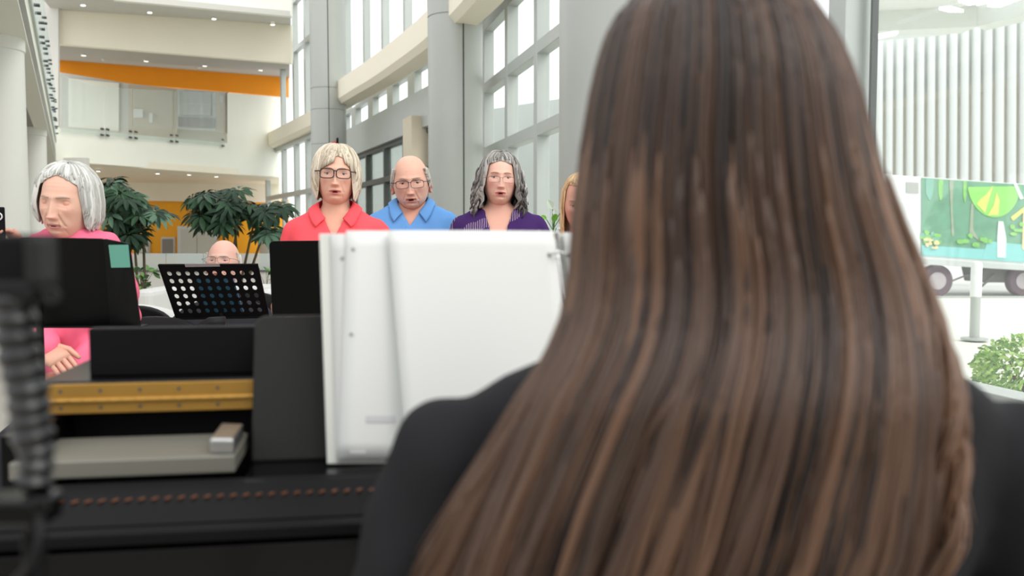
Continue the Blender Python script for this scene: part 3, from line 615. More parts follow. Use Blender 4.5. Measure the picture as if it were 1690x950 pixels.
def hair_shell(h, spec, cols, seed=1, nph=260, nr=46, rag=.05):
    """hair grown as one shell: paths run from the crown over the skull and then hang; spec gives start, end, lift and hang per angle"""
    r_ = np.random.default_rng(seed); ph = np.linspace(-PI, PI, nph); off = r_.normal(size=nph); off = np.convolve(np.r_[off[-4:], off, off[:4]], np.ones(5)/5, 'same')[4:-4]
    V = np.zeros((nr, nph, 3)); keep = np.ones(nph, bool); C = np.zeros((nr, nph, 3)); c0 = np.array(lin(cols[0])); c1 = np.array(lin(cols[1]))
    sm = np.convolve(np.r_[off[-12:], off, off[:12]], np.hanning(13)/np.hanning(13).sum(), 'same')[12:-12]
    sm = sm/(np.abs(sm).max()+1e-6)
    for j, p in enumerate(ph):
        t0, t1, lift, flare, wave = spec(p)
        if t1-t0 < .02: keep[j] = False
        elif t1 > 1.1: t1 = t1+rag*off[j]*1.6+rag*sm[j]*1.2
        for i in range(nr):
            t = t0+(t1-t0)*i/(nr-1); k = i/(nr-1)
            th = min(t, 1)*PI/2; q = max(0, t-1)*.1
            x, y, z = h.base(np.array(max(th, .02)), np.array(p)); x, y, z = float(x), float(y), float(z)
            n = Vector((x/h.a**2, y/h.b**2, z/h.c**2)).normalized()
            tip = .25+.75*min(1, (1-k)*5)
            lf = lift*min(1, .55+k*1.2)*tip
            g = off[j]*.0022+sm[j]*.003
            w = wave*math.sin(q*95+p*5+3*sm[j])*min(1, q*30)
            fl = 1+flare*q*10*(1 if q < .06 else 1-.3*(q-.06)/.05)
            V[i, j] = (x+n.x*(lf+g))*fl+n.x*w, (y+n.y*(lf+g))*fl+n.y*w, z+n.z*lf-q
            mixv = np.clip(.5+.75*off[j]+.15*math.sin(k*9+j), 0, 1); C[i, j] = c0*(1-mixv)+c1*mixv
    mb = MB(); F = [(i*nph+j, (i+1)*nph+j, (i+1)*nph+j+1, i*nph+j+1) for i in range(nr-1) for j in range(nph-1) if keep[j] and keep[j+1]]
    used = sorted({q for f in F for q in f}); mp = {a: b for b, a in enumerate(used)}
    Vf = V.reshape(-1, 3); Cf = C.reshape(-1, 3)
    mb.add([Vf[q] for q in used], [tuple(mp[q] for q in f) for f in F], 0, [tuple(Cf[q]) for q in used])
    # locks lying over the shell
    for k in range(240):
        j = int(r_.integers(0, nph))
        if not keep[j]: continue
        j2 = int(np.clip(j+r_.integers(-7, 8), 0, nph-1)); i0 = int(r_.integers(0, nr//3)); i1 = int(r_.integers(nr*2//3, nr)); pts = []; lft = r_.uniform(.0005, .004)
        if not keep[j2]: j2 = j
        for i in np.linspace(i0, i1, 14).astype(int):
            jj = int(round(j+(j2-j)*(i-i0)/(i1-i0))); v = Vector(V[i, jj]); n = Vector((v.x, v.y, max(0, v.z))).normalized(); pts.append(v+n*lft)
        rad = r_.uniform(.0010, .0022); c = c0*(1-(m_ := r_.uniform(0, 1)))+c1*m_*1.06
        mb.tube(pts, [rad*.5]+[rad]*11+[rad*.7, rad*.2], 5, col=tuple(np.clip(c, 0, 1)))
    return mb

def hand(mb, w, d, up, s=1.0, curl=.5, side=1, col=None):
    """palm and five separate bent fingers; d points to the fingers, up is the back of the hand"""
    w = Vector(w); d = Vector(d).normalized(); up = Vector(up); up = (up-d*up.dot(d)).normalized(); r = d.cross(up)*side
    mb.tube([w-d*.02*s, w+d*.02*s, w+d*.06*s, w+d*.088*s], [.024*s, .032*s, .040*s, .036*s], 14, flat=(r, .42), col=col)
    for k, (o_, ln, rd) in enumerate(((-.028, .066, .0078), (-.0095, .078, .0085), (.0095, .073, .0083), (.027, .056, .0072))):
        p = w+d*(.084-.004*abs(k-1))*s+r*o_*s; a = .15; pts = [p-d*.02*s, p]
        for seg in (.45, .32, .23):
            a += curl*.55; q = (d*math.cos(a)-up*math.sin(a)); p = p+q*ln*seg*s; pts.append(p)
        mb.tube(pts, [rd*s*1.05, rd*s*1.05, rd*s, rd*.92*s, rd*.55*s], 9, col=col)
    p = w+d*.025*s-r*.03*s; q = (d*.75-r*.6-up*.25).normalized(); q2 = (d*.9-r*.1-up*.45*curl).normalized()
    mb.tube([p+r*.012*s, p, p+q*.034*s, p+q*.034*s+q2*.026*s, p+q*.034*s+q2*.046*s], [.013*s, .0125*s, .0105*s, .009*s, .0055*s], 9, col=col)

def torso_rings(hz, s, sw, girth, hip, slope=0):
    zs = [(-.135, .056, .056, .028), (-.165, .076, .062, .03), (-.185, .118, .068, .03), (-.208, sw*(.86-2.6*slope), .078, .03), (-.235, sw*(.98-2.2*slope), .092, .025), (-.30, sw*.96, .112, .012), (-.38, sw*.90, .125, .0), (-.46, sw*.86, .118, .004), (-.55, sw*.82, .112, .01), (-.64, sw*.88, .122, .015)]
    out = [(hz+z*s, rx*(girth if z < -.25 else 1)*s, ry*(girth if z < -.25 else 1)*s, cy*s) for z, rx, ry, cy in zs]
    z = out[-1][0]
    if hip < z-.03: out += [(hip+.02, sw*.95*girth*s, .13*girth*s, .015*s), (hip-.05, sw*.93*girth*s, .125*girth*s, .02*s)]
    return out
def torso_mb(rings, shrink=0, top=0, lean=None, bottom=None):
    mb = MB(); n = 36; V = []; R = [r for r in rings[top:] if bottom is None or r[0] > bottom]
    for z, rx, ry, cy in R:
        for j in range(n):
            a = 2*PI*j/n; c, s_ = math.cos(a), math.sin(a); e = .82
            V.append(((rx-shrink)*math.copysign(abs(c)**e, c), cy+(ry-shrink)*math.copysign(abs(s_)**e, s_), z))
    m = len(R); F = [(i*n+j, i*n+(j+1) % n, (i+1)*n+(j+1) % n, (i+1)*n+j) for i in range(m-1) for j in range(n)]
    F += [tuple(range(n))[::-1], tuple(range((m-1)*n, m*n))]
    return mb.add(V, F)
def nrmal(me):  # outward shell offset lookup
    v, f = arrays(me); return BVHTree.FromPolygons([Vector(q) for q in v], f)

def person(label, H, yaw, head, hair=None, s=1.0, pitch=0, hyaw=0, roll=0, sw=.185, girth=1.0, lean=0.0, pose='stand', arms=None, sleeve=.45, shirt=None, shirtname='shirt', vneck=None, neck_r=.0, trousers=None, skin=(205, 160, 138), collar=None, group=None, shoe=None, drop=0, hcurl=.5, folds=1.0, hipz=None, slope=0):
    """one continuous body; clothes, hair, eyes and spectacles are its children. H is the head centre"""
    hz = H.z; sk = lin(skin); skb = tuple(np.array(sk)*np.array([.95, .88, .86]))
    hip = hipz if hipz else (hz-.74*s if pose == 'stand' else .56)
    rings = torso_rings(hz-drop, s, sw, girth, hip, slope)
    lv = lambda z: Vector((0, lean*max(0, (hz-.1-z)), 0))          # torso falls back under a head carried forward
    rings = [(z, rx, ry, cy+lean*max(0, hz-.1-z)) for z, rx, ry, cy in rings]
    Mh = Matrix.Translation((0, .025*s, hz-.085*s)) @ Matrix.Rotation(hyaw, 4, 'Z') @ Matrix.Rotation(roll, 4, 'Y') @ Matrix.Rotation(pitch, 4, 'X') @ Matrix.Scale(s, 4) @ Matrix.Translation((0, -.025, .085))
    # bare body under the clothes
    vol = MB(); vol.caps([(0, .02*s, hz-.06*s), (0, .028*s+lean*.03, hz-.135*s-drop*.6), (0, .03*s+lean*.07, hz-.19*s-drop)], [.056*s, .056*s, .064*s])
    t_ = torso_mb(rings, .010, 1, bottom=hip-.001); vol.add(t_.v, t_.f)
    sh = {}
    for sx in (-1, 1):
        S = Vector((sx*(sw-.035*s), rings[4][3], hz-drop-(.262+slope)*s)); el, wr, hd, up = arms[0 if sx < 0 else 1]; E = Vector(el); Wr = Vector(wr); sh[sx] = (S, E, Wr)
        vol.caps([S, S.lerp(E, .5), E], [.044*s, .042*s, .037*s]); vol.caps([E, E.lerp(Wr, .35), Wr], [.037*s, .037*s, .025*s])
    zt = hip
    legs = {}
    for sx in (-1, 1):
        hp = Vector((sx*.085*s, rings[-1][3], hip))
        if pose == 'stand': kn = Vector((sx*.09*s, rings[-1][3]-.01, hip*.53)); an = Vector((sx*.095*s, rings[-1][3]+.01, .085))
        else: kn = Vector((sx*.11, rings[-1][3]-.40*s, .52)); an = Vector((sx*.12, rings[-1][3]-.38*s, .085))
        legs[sx] = (hp, kn, an); vol.caps([hp, kn, an], [.072*s, .05*s, .036*s])
    me = remesh(vol, .009, 5)
    v, f = arrays(me)
    body = MB(); body.add(v, f, 0, skb)
    hv = [Mh @ Vector(q) for q in head.mb.v]; body.add(hv, head.mb.f, 0, head.mb.c)
    for sx in (-1, 1):
        el, wr, hd, up = arms[0 if sx < 0 else 1]; hand(body, wr, hd, up, s, hcurl, -sx, skb)
    o = obj('person', body, SKIN, smooth=True, useCol=True)
    o.location = (H.x, H.y, 0); o.rotation_euler = (0, 0, yaw); tag(o, label, 'person', group)
    # eyes and brows
    for e in head.eyes:
        e.v = [tuple(Mh @ Vector(q)) for q in e.v]; obj('eye', e, EYEM, o, world=False, smooth=True, useCol=True)
    for bw in head.brows:
        bw.v = [tuple(Mh @ Vector(q)) for q in bw.v]; obj('eyebrow', bw, HAIRM, o, world=False, smooth=True, useCol=True)
    if hair is not None:
        hair.v = [tuple(Mh @ Vector(q)) for q in hair.v]; obj('hair', hair, HAIRM, o, world=False, smooth=True, useCol=True, solid=.004)
    # shirt
    sv = torso_mb(rings, -.004*s, 1); 
    for sx in (-1, 1):
        S, E, Wr = sh[sx]
        sv.caps([S, S.lerp(E, .5)], [.056*s, .058*s])
        if sleeve <= .5: sv.caps([S, S.lerp(E, sleeve*1.8)], [.056*s, .062*s])
        else:
            sv.caps([S, E], [.056*s, .054*s]); T = E.lerp(Wr, min(1, (sleeve-.5)*2)); sv.caps([E, T], [.054*s, .044*s])
    sme = remesh(sv, .0085, 8)
    n_ = len(sme.vertices); co = np.empty(n_*3, 'f'); sme.vertices.foreach_get('co', co); co = co.reshape(-1, 3); no = np.empty(n_*3, 'f'); sme.vertex_normals.foreach_get('vector', no); no = no.reshape(-1, 3)
    X, Y, Z = co.T; fo = folds*(.0022*np.sin(34*Z+26*X+9*np.sin(11*X))*np.exp(-((np.abs(X)-sw*.8)/.08)**2)+.0018*np.sin(60*X+14*Z+3*np.sin(20*Z))*np.exp(-((Z-(hz-.34))/.12)**2)+.0012*np.sin(80*X-50*Z))
    co = co+no*fo[:, None]; sme.vertices.foreach_set('co', co.ravel()); sme.update()
    bvh = nrmal(sme)
    bm = bmesh.new(); bm.from_mesh(sme); kill = []
    nz_ = hz-drop-.172*s-neck_r
    for fc in bm.faces:
        c = fc.calc_center_median(); k = c.z > nz_+(.012 if c.y > .03 else 0) and abs(c.x) < .11*s
        if vneck and c.y < rings[4][3]+.01 and abs(c.x) < .1: 
            zv, sl = vneck; k = k or (c.z > hz-zv and abs(c.x-0) < (c.z-(hz-zv))*sl)
        if k: kill.append(fc)
    bmesh.ops.delete(bm, geom=kill, context='FACES')
    for _ in range(4):     # smooth the cut edge
        for e in [v_ for v_ in bm.verts if v_.is_boundary]:
            nb = [ed.other_vert(e).co for ed in e.link_edges if ed.is_boundary]
            if len(nb) == 2: e.co = e.co*.5+(nb[0]+nb[1])*.25
    bm.to_mesh(sme); bm.free()
    so_ = obj(shirtname, sme, shirt, o, world=False, smooth=True, solid=.004)
    if collar:
        zv, sl = vneck; ztip = collar
        for sx in (-1, 1):
            up_ = []; lo_ = []
            K = [((.0, .088, -.125), (.0, .102, -.175)), ((.045, .070, -.128), (.06, .085, -.182)), ((.066, .03, -.140), (.090, .035, -.188)), ((.064, -.012, -.160), (.092, -.02, -.206)), ((.052, -.045, -.184), (.084, -.06, -.232)), ((.034, -.06, -.208), (.070, -.09, -ztip))]
            mb = MB(); V = []
            A = curve2([Vector((sx*a[0]*s, a[1]*s+lean*.1, hz-drop+a[2]*s)) for a, b in K], 6); B = curve2([Vector((sx*b[0]*s, b[1]*s+lean*.1, hz-drop+b[2]*s)) for a, b in K], 6)
            for a, b in zip(A, B):
                loc, nn, _, _ = bvh.find_nearest(b); b2 = loc+(nn if nn.dot(b-Vector((0, .03, b.z))) > 0 else -nn)*.010*s if loc else b
                for q in np.linspace(0, 1, 6):
                    p = a.lerp(b2, q); p += Vector((p.x, p.y-.03, .01)).normalized()*.006*s*math.sin(q*PI); V.append(p)
            m = len(A); mb.add(V, [(i*6+j, i*6+j+1, (i+1)*6+j+1, (i+1)*6+j) for i in range(m-1) for j in range(5)])
            obj('collar', mb, shirt, o, world=False, smooth=True, solid=.004)
    # trousers and shoes
    tv = MB()
    for sx in (-1, 1):
        hp, kn, an = legs[sx]; tv.caps([hp, hp.lerp(kn, .4), kn, an+Vector((0, 0, .02))], [.10*s, .092*s, .070*s, .060*s])
    tv.caps([(-.06, rings[-1][3], hip), (.06, rings[-1][3], hip)], .105*s)
    obj('trousers', remesh(tv, .015, 4), trousers, o, world=False, smooth=True)
    for sx in (-1, 1):
        hp, kn, an = legs[sx]; q = MB(); c = an
        q.tube([c+Vector((0, .06, -.03)), c+Vector((0, .0, -.03)), c+Vector((0, -.09, -.045)), c+Vector((0, -.17, -.055)), c+Vector((0, -.2, -.06))], [.03, .045, .045, .036, .012], 14)
        q.v = [(a_, b_, max(.0, c_)) for a_, b_, c_ in q.v]; obj('shoe', q, shoe or M['rubber'], o, world=False, smooth=True)
    o['_Mh'] = 0; del o['_Mh']
    return o, Mh, bvh, sme
def specs(o, Mh, h, w, hgt, cz, mt, r=.0011, y_off=-.012, drop=0, half=False, thick=1.0):
    """spectacles: two rims, bridge, temples and lenses"""
    mb = MB(); ln = MB(); cx = .0325; y0 = min(h.surf(.03, cz), h.surf(.0, cz)+.004)+y_off
    for sx in (-1, 1):
        pts = []
        for k in range(29):
            a = 2*PI*k/28; ca, sa = math.cos(a), math.sin(a); e = .55
            px = sx*cx+w*math.copysign(abs(ca)**e, ca); pz = cz+hgt*math.copysign(abs(sa)**e, sa); py = y0+.9*px*px*4
            pts.append(Vector((px, py, pz)))
        rr_ = [r*thick*(1.3 if (p.z > cz) else .8) if half else r*thick for p in pts]
        mb.tube(pts, rr_, 7); n = len(pts)-1; ln.add([p+Vector((0, .001, 0)) for p in pts[:-1]], [tuple(range(n))])
        ex = sx*(cx+w); ez = cz+hgt*.55; ye = y0+3.6*ex*ex
        mb.tube([(ex, ye, ez), (sx*(h.a+.003), ye+.012, ez), (sx*(h.a+.006), -.03, ez), (sx*(h.a+.006), .01, ez-.002), (sx*(h.a+.004), .03, ez-.02)], r*thick*1.15, 7)
    mb.tube([(-(cx-w), y0+.002, cz+hgt*.35), (-.005, y0-.003, cz+hgt*.55), (.005, y0-.003, cz+hgt*.55), (cx-w, y0+.002, cz+hgt*.35)], r*thick*1.15, 7)
    for m_ in (mb, ln): m_.v = [tuple(Mh @ Vector(q)) for q in m_.v]
    g = obj('spectacles', mb, mt, o, world=False, smooth=True); obj('lens', ln, G['spec'], g, world=True if False else False)
    return g
def cloth(name, rgb, **k): return mat(name, rgb, .85, spec=.15, bump=.12, bscale=900, **k)
DK = cloth('dark_trousers', (46, 46, 52)); NV = cloth('navy_trousers', (40, 46, 66)); KH = cloth('khaki_trousers', (150, 138, 116))
def down_arms(sw, hz, s, fwd=.30, spread=.05, up=.16):
    """upper arms hanging, forearms held forward as when holding a folder"""
    a = []
    for sx in (-1, 1):
        E = Vector((sx*(sw+spread), .05, hz-.50*s)); W_ = Vector((sx*(sw*.55), -fwd*.85, hz-.50*s+up)); a.append((E, W_, (-sx*.6, -.75, .1), (sx*.5, -.1, .8)))
    return a
def hang_arms(sw, hz, s):
    return [(Vector((sx*(sw+.03), .04, hz-.50*s)), Vector((sx*(sw+.03), -.04, hz-.72*s)), (0, -.15, -1), (sx, 0, .1)) for sx in (-1, 1)]
ease = lambda p, a, b: float(ss(np.array((abs(p)-a)/(b-a))))
HL = []
# --- woman in coral
h = Head((226, 176, 152), (204, 122, 112), age=.5, mouth=.45, jaw=.72, width=1.03, brow=(150, 122, 100), squint=.35, nose=.95, ears=False, cheek=.5)
def sp(p):
    f = ease(p, .78, 1.12); t_front = .58+.12*min(1, abs(p-.12)/.7)
    return (0, t_front*(1-f)+1.90*f, .008+.014*ease(p, .4, 1.2), -.055, .0)
hr = hair_shell(h, sp, ((176, 162, 140), (222, 210, 190)), 3)
# side-swept fringe locks
r_ = random.Random(4)
for k in range(190):
    side = r_.choice((-1, -1, 1)); q = r_.random(); x0 = .012+r_.uniform(-.006, .006); x1 = (x0-.020-.058*q) if side < 0 else (x0+.026+.038*q)
    pts = []
    for t_ in np.linspace(0, 1, 9):
        xx = x0+(x1-x0)*t_**.8; zz = .121-.01*t_-(.062+.030*q)*t_**1.7; yy = h.surf(xx*.97, min(zz, .11))-.007-.006*math.sin(t_*PI) if zz < .112 else -.03-.05*t_
        pts.append((xx, min(yy, -.02), zz))
    cc = lin(r_.choice(((196, 182, 160), (222, 210, 190), (172, 156, 134))))
    hr.tube(pts, [.0012, .0022, .0024, .0024, .0023, .002, .0017, .0012, .0005], 5, col=cc)
hz = P(553, 291, 3.5).z; arms = down_arms(.185, hz, .96)
arms[0] = (Vector((-.205, .05, hz-.44)), Vector((-.205, -.17, hz-.50)), (.35, -.9, .0), (-.6, -.1, .6))
CORAL = cloth('coral_cotton', (244, 88, 96), var=.05)
o1, Mh, bv, _ = person('woman in a coral collared shirt and dark glasses singing behind the white binder', P(553, 291, 3.5), .10, h, hr, s=.965, pitch=-.05, hyaw=.06, roll=.03, sw=.188, drop=-.035, arms=arms, sleeve=.62, shirt=CORAL, vneck=(.245, .50), trousers=KH, skin=(226, 176, 152), collar=.240)
specs(o1, Mh, h, .0275, .0185, -.001, mat('dark_frame', (44, 30, 28), .3), thick=1.9, y_off=-.010)
er = MB()
for sx in (-1, 1): er.tube([(sx*.081, -.004, -.050), (sx*.083, -.004, -.062)], .0035, 8); er.ell((sx*.084, -.004, -.070), .0055, 10, 8)
er.v = [tuple(Mh @ Vector(q)) for q in er.v]; obj('earrings', er, M['seam'], o1, world=False, smooth=True)
# --- man in blue
h = Head((226, 176, 154), (196, 126, 114), age=.75, mouth=.6, jaw=.65, width=1.07, brow=(176, 150, 128), squint=.5, nose=1.08, cheek=.55)
def sp(p):
    a = abs(p); f = ease(p, .95, 1.35); t0 = .66-.16*ease(p, 1.9, 2.7); return (t0, (t0 if a < .95 else t0+.50*f+.3*ease(p, 1.6, 2.2)), .005, 0, 0)
hr = hair_shell(h, sp, ((150, 140, 128), (208, 202, 192)), 5)
hz = P(680, 300, 4.1).z; BLUE = cloth('blue_polo', (104, 156, 214), var=.04)
o2, Mh, bv, sme = person('man in a light blue polo shirt and glasses singing between two women', P(680, 300, 4.1), 0, h, hr, s=1.04, pitch=.10, hyaw=.05, roll=-.06, sw=.20, girth=1.05, drop=-.075, arms=hang_arms(.205, hz, 1.04), sleeve=.45, shirt=BLUE, shirtname='polo_shirt', vneck=(.205, .62), trousers=NV, skin=(226, 176, 154), collar=.252)
specs(o2, Mh, h, .0275, .0165, -.004, mat('steel_frame', (58, 52, 60), .3, metal=.4), thick=1.2, half=True)
for dz in (.235, .285):
    loc, nn, _, _ = bv.ray_cast(Vector((.004, -1, hz-dz)), Vector((0, 1, 0)))
    if loc: obj('button', MB().ell(loc, (.006, .004, .006), 12, 8), mat('dark_button', (40, 48, 72), .4), o2, world=False, smooth=True)
pk = MB(); pts = []
for dz in np.linspace(.205, .40, 8):
    loc, nn, _, _ = bv.ray_cast(Vector((-.016, -1, hz-dz)), Vector((0, 1, 0))); pts.append(loc+Vector((0, -.003, 0)))
obj('placket', pk.tube(pts, .0022, 6), BLUE, o2, world=False, smooth=True)
# --- woman in purple
h = Head((230, 182, 162), (206, 122, 116), age=.45, mouth=.5, jaw=.75, width=1.03, brow=(170, 136, 116), squint=.35, nose=1.0, ears=False, cheek=.75)
def sp(p):
    f = ease(p, .82, 1.12); return (0, (.54+.10*min(1, abs(p)/.8))*(1-f)+2.36*f, .003+.020*ease(p, .4, 1.1), .10, .0105*f)
hr = hair_shell(h, sp, ((66, 62, 58), (176, 172, 166)), 9)
r_ = random.Random(8)
for k in range(190):      # loose curly locks
    p = r_.uniform(1.0, 2*PI-1.0); rr0 = r_.uniform(.004, .022); zz = r_.uniform(-.01, .05); L_ = r_.uniform(.10, .20); fq = r_.uniform(60, 95); ph_ = r_.uniform(0, 6); pts = []
    for t_ in np.linspace(0, 1, 18):
        z = zz-L_*t_; q = .93+.24*t_**.7; am = .006*min(1, t_*2)
        pts.append(((h.a+.014+rr0)*q*math.sin(p)+am*math.sin(fq*t_*L_*1.3*6/6+ph_), -(h.b*.92+.006+rr0)*q*math.cos(p)*.95+am*math.cos(fq*t_*L_*1.3+ph_), z))
    cc = lin(r_.choice(((64, 60, 56), (92, 88, 84), (128, 124, 120), (186, 182, 176))))
    hr.tube(pts, [.0015]+[.0034]*14+[.0026, .0016, .0006], 6, col=cc)
PUR = cloth('purple_print', (66, 40, 96))
nt = PUR.node_tree; b = nt.nodes['Principled BSDF']; src = b.inputs['Base Color'].links[0].from_socket
tc = nt.nodes.new('ShaderNodeTexCoord'); vo = nt.nodes.new('ShaderNodeTexVoronoi'); vo.inputs['Scale'].default_value = 7.5
nt.links.new(tc.outputs['Object'], vo.inputs['Vector'])
rg = nt.nodes.new('ShaderNodeMath'); rg.operation = 'LESS_THAN'; rg.inputs[1].default_value = .58; nt.links.new(vo.outputs['Distance'], rg.inputs[0])
rg2 = nt.nodes.new('ShaderNodeMath'); rg2.operation = 'GREATER_THAN'; rg2.inputs[1].default_value = .30; nt.links.new(vo.outputs['Distance'], rg2.inputs[0])
wv = nt.nodes.new('ShaderNodeTexWave'); wv.inputs['Scale'].default_value = 34; wv.inputs['Distortion'].default_value = 2.5; nt.links.new(tc.outputs['Object'], wv.inputs['Vector'])
w2 = nt.nodes.new('ShaderNodeMath'); w2.operation = 'GREATER_THAN'; w2.inputs[1].default_value = .62; nt.links.new(wv.outputs['Fac'], w2.inputs[0])
m1 = nt.nodes.new('ShaderNodeMath'); m1.operation = 'MULTIPLY'; nt.links.new(rg.outputs[0], m1.inputs[0]); nt.links.new(rg2.outputs[0], m1.inputs[1])
m2 = nt.nodes.new('ShaderNodeMath'); m2.operation = 'MULTIPLY'; nt.links.new(m1.outputs[0], m2.inputs[0]); nt.links.new(w2.outputs[0], m2.inputs[1])
m3 = nt.nodes.new('ShaderNodeMath'); m3.operation = 'MULTIPLY'; m3.inputs[1].default_value = .8; nt.links.new(m2.outputs[0], m3.inputs[0])
mx = nt.nodes.new('ShaderNodeMix'); mx.data_type = 'RGBA'; nt.links.new(m3.outputs[0], mx.inputs['Factor']); nt.links.new(src, mx.inputs['A']); mx.inputs['B'].default_value = lin((160, 142, 160))+(1,); nt.links.new(mx.outputs['Result'], b.inputs['Base Color'])
hz = P(823, 297, 3.8).z
o3, Mh, bv, _ = person('woman with curly grey hair in a purple patterned top singing by the round column', P(823, 297, 3.8), 0, h, hr, s=.93, pitch=-.06, hyaw=.08, roll=.04, sw=.19, girth=1.05, drop=-.045, arms=hang_arms(.19, hz, .93), sleeve=.7, shirt=PUR, shirtname='patterned_top', vneck=(.33, .30), neck_r=.01, trousers=DK, skin=(230, 182, 162))
specs(o3, Mh, h, .0265, .0140, -.012, mat('thin_frame', (120, 104, 100), .3, metal=.5), thick=.75, half=True, y_off=-.016)
# --- blonde woman beyond the pianist's hair
h = Head((214, 158, 136), (180, 100, 96), age=.4, mouth=.1, jaw=.9, brow=(160, 130, 100), squint=.5, ears=False)
def sp(p):
    f = ease(p, 1.1, 1.4); return (0, .52*(1-f)+2.7*f, .006+.002*f, .0, .001)
hr = hair_shell(h, sp, ((186, 146, 104), (226, 194, 150)), 12)
hz = P(962, 333, 3.4).z
o4, Mh, bv, _ = person('blonde woman in a pink top half hidden behind the pianist hair', P(962, 333, 3.4), 0, h, hr, s=.93, pitch=.18, hyaw=-.12, sw=.18, arms=hang_arms(.18, hz, .93), sleeve=.7, shirt=cloth('magenta_cotton', (214, 66, 130)), shirtname='top', neck_r=.01, trousers=DK, skin=(214, 158, 136), drop=.02)
# --- seated woman at left
h = Head((218, 172, 150), (188, 128, 116), age=1.0, mouth=.15, jaw=.55, width=1.06, brow=(176, 150, 132), closed=True, nose=1.12, cheek=.35, lipfull=.6)
def sp(p):
    f = ease(p, .92, 1.25); return (0, (.46+.20*min(1, abs(p)/.9)**1.4)*(1-f)+1.80*f-.10*ease(-p, .5, 1)*(p < 0)*f, .006+.016*ease(p, .7, 1.3), .01, .001)
hr = hair_shell(h, sp, ((168, 168, 162), (216, 216, 210)), 15)
Hs = P(113, 333, 2.85); hz = Hs.z
arms = [(Vector((-.15, .10, .905)), Vector((-.035, -.14, .83)), (.75, -.5, -.45), (-.2, -.3, .8)), (Vector((.125, .12, .90)), Vector((.02, -.10, .735)), (-.75, -.4, -.2), (.1, -.3, .9))]
PINK = cloth('pink_sweatshirt', (240, 116, 146), var=.05)
o5, Mh, bv, _ = person('older woman with white hair and pink sweatshirt seated behind a black music stand', Hs, .12, h, hr, s=.98, pitch=.07, hyaw=-.16, roll=.08, sw=.155, girth=1.0, lean=.22, pose='sit', arms=arms, sleeve=1.0, shirt=PINK, shirtname='sweatshirt', neck_r=-.012, trousers=DK, skin=(218, 172, 150), drop=-.075, folds=2.2)
er = MB()
for sx in (-1, 1): er.ell((sx*.083, .004, -.056), .006, 12, 8)
er.v = [tuple(Mh @ Vector(q)) for q in er.v]; obj('earrings', er, M['paper'], o5, world=False, smooth=True)
# --- bald man seated behind the perforated stand
h = Head((220, 174, 156), (186, 122, 114), age=.7, mouth=.05, jaw=.7, width=1.08, brow=(196, 180, 168), nose=1.05, squint=.7, cheek=.6)
def sp(p):
    f = ease(p, 1.2, 1.6); return (.72, .72+.45*f, .004, 0, 0)
hr = hair_shell(h, sp, ((186, 178, 168), (220, 214, 206)), 21)
Hb = P(367, 436, 4.45); hz = Hb.z
arms = [(Vector((-.27, .03, .68)), Vector((-.14, -.30, .70)), (.1, -.9, .1), (0, 0, 1)), (Vector((.27, .03, .68)), Vector((.20, -.30, .68)), (-.3, -.9, .1), (0, 0, 1))]
o6, Mh, bv, _ = person('bald man with thin glasses seated behind the perforated music stand', Hb, 0, h, hr, s=1.0, pitch=-.22, sw=.205, girth=1.15, lean=.1, pose='sit', arms=arms, sleeve=.55, shirt=cloth('dark_shirt', (44, 44, 48)), trousers=NV, skin=(220, 174, 156), vneck=None, neck_r=.0)
specs(o6, Mh, h, .027, .016, -.002, mat('thin_frame_b', (120, 100, 96), .3, metal=.4), thick=.8, y_off=-.012)
# --- person with a phone at the left edge (only the hand is in view)
h = Head((208, 160, 140), (170, 100, 96), age=.4, mouth=0); Hp = P(-110, 318, 3.4); hz = Hp.z
ph0 = P(12, 378, 3.15)
lw = Vector((ph0.x-Hp.x, ph0.y-Hp.y, ph0.z-.02))
arms = [(Vector((-.24, .02, hz-.50)), Vector((-.12, -.28, hz-.42)), (.6, -.7, .2), (-.4, 0, .8)), (Vector((.27, .0, hz-.40)), lw+Vector((.055, .02, -.055)), (-.45, -.3, .75), (.55, .8, .5))]
def sp(p):
    f = ease(p, .6, 1.0); return (0, .62*(1-f)+1.8*f, .012, .0, .0)
hr = hair_shell(h, sp, ((70, 56, 46), (104, 86, 70)), 33, nph=120, nr=24)
o7, Mh, bv, _ = person('person at the left edge raising a black phone beside the round column', Hp, 0, h, hr, s=.96, sw=.185, arms=arms, sleeve=.5, shirt=cloth('grey_shirt', (120, 124, 130)), trousers=DK, skin=(208, 160, 140), hcurl=.9)
pp = thing('mobile_phone', 'black mobile phone held up at the left edge of the photo', 'phone', tuple(P(-9, 377, 3.1)))
obj('case', MB().box((0, 0, 0), (.075, .009, .15)), M['black'], pp, world=False, bevel=.006)
cr = MB().tube([(.019+.012*math.cos(a), -.006, .042+.012*math.sin(a)) for a in np.linspace(0, 2*PI, 25)], .0025, 8); obj('lens_ring', cr, M['paper'], pp, world=False, smooth=True)
obj('camera_lens', MB().tube([(.019, -.003, .042), (.019, -.0075, .042)], .009, 20), M['gloss'], pp, world=False)
# ------------------------------------------------------------------ the piano
TH = math.radians(8.5)
PO = Vector((-.331, 1.12, 0))
PM = Matrix.Translation(PO) @ Matrix.Rotation(TH, 4, 'Z')
pn = thing('grand_piano', 'black compact grand piano with brass lid hinge and charcoal music desk', 'piano', PO, TH)
LX, RX = -.262, .93
def pbox(x0, x1, y0, y1, z0, z1, mb=None): return (mb or MB()).box(((x0+x1)/2, (y0+y1)/2, (z0+z1)/2), (x1-x0, y1-y0, z1-z0))
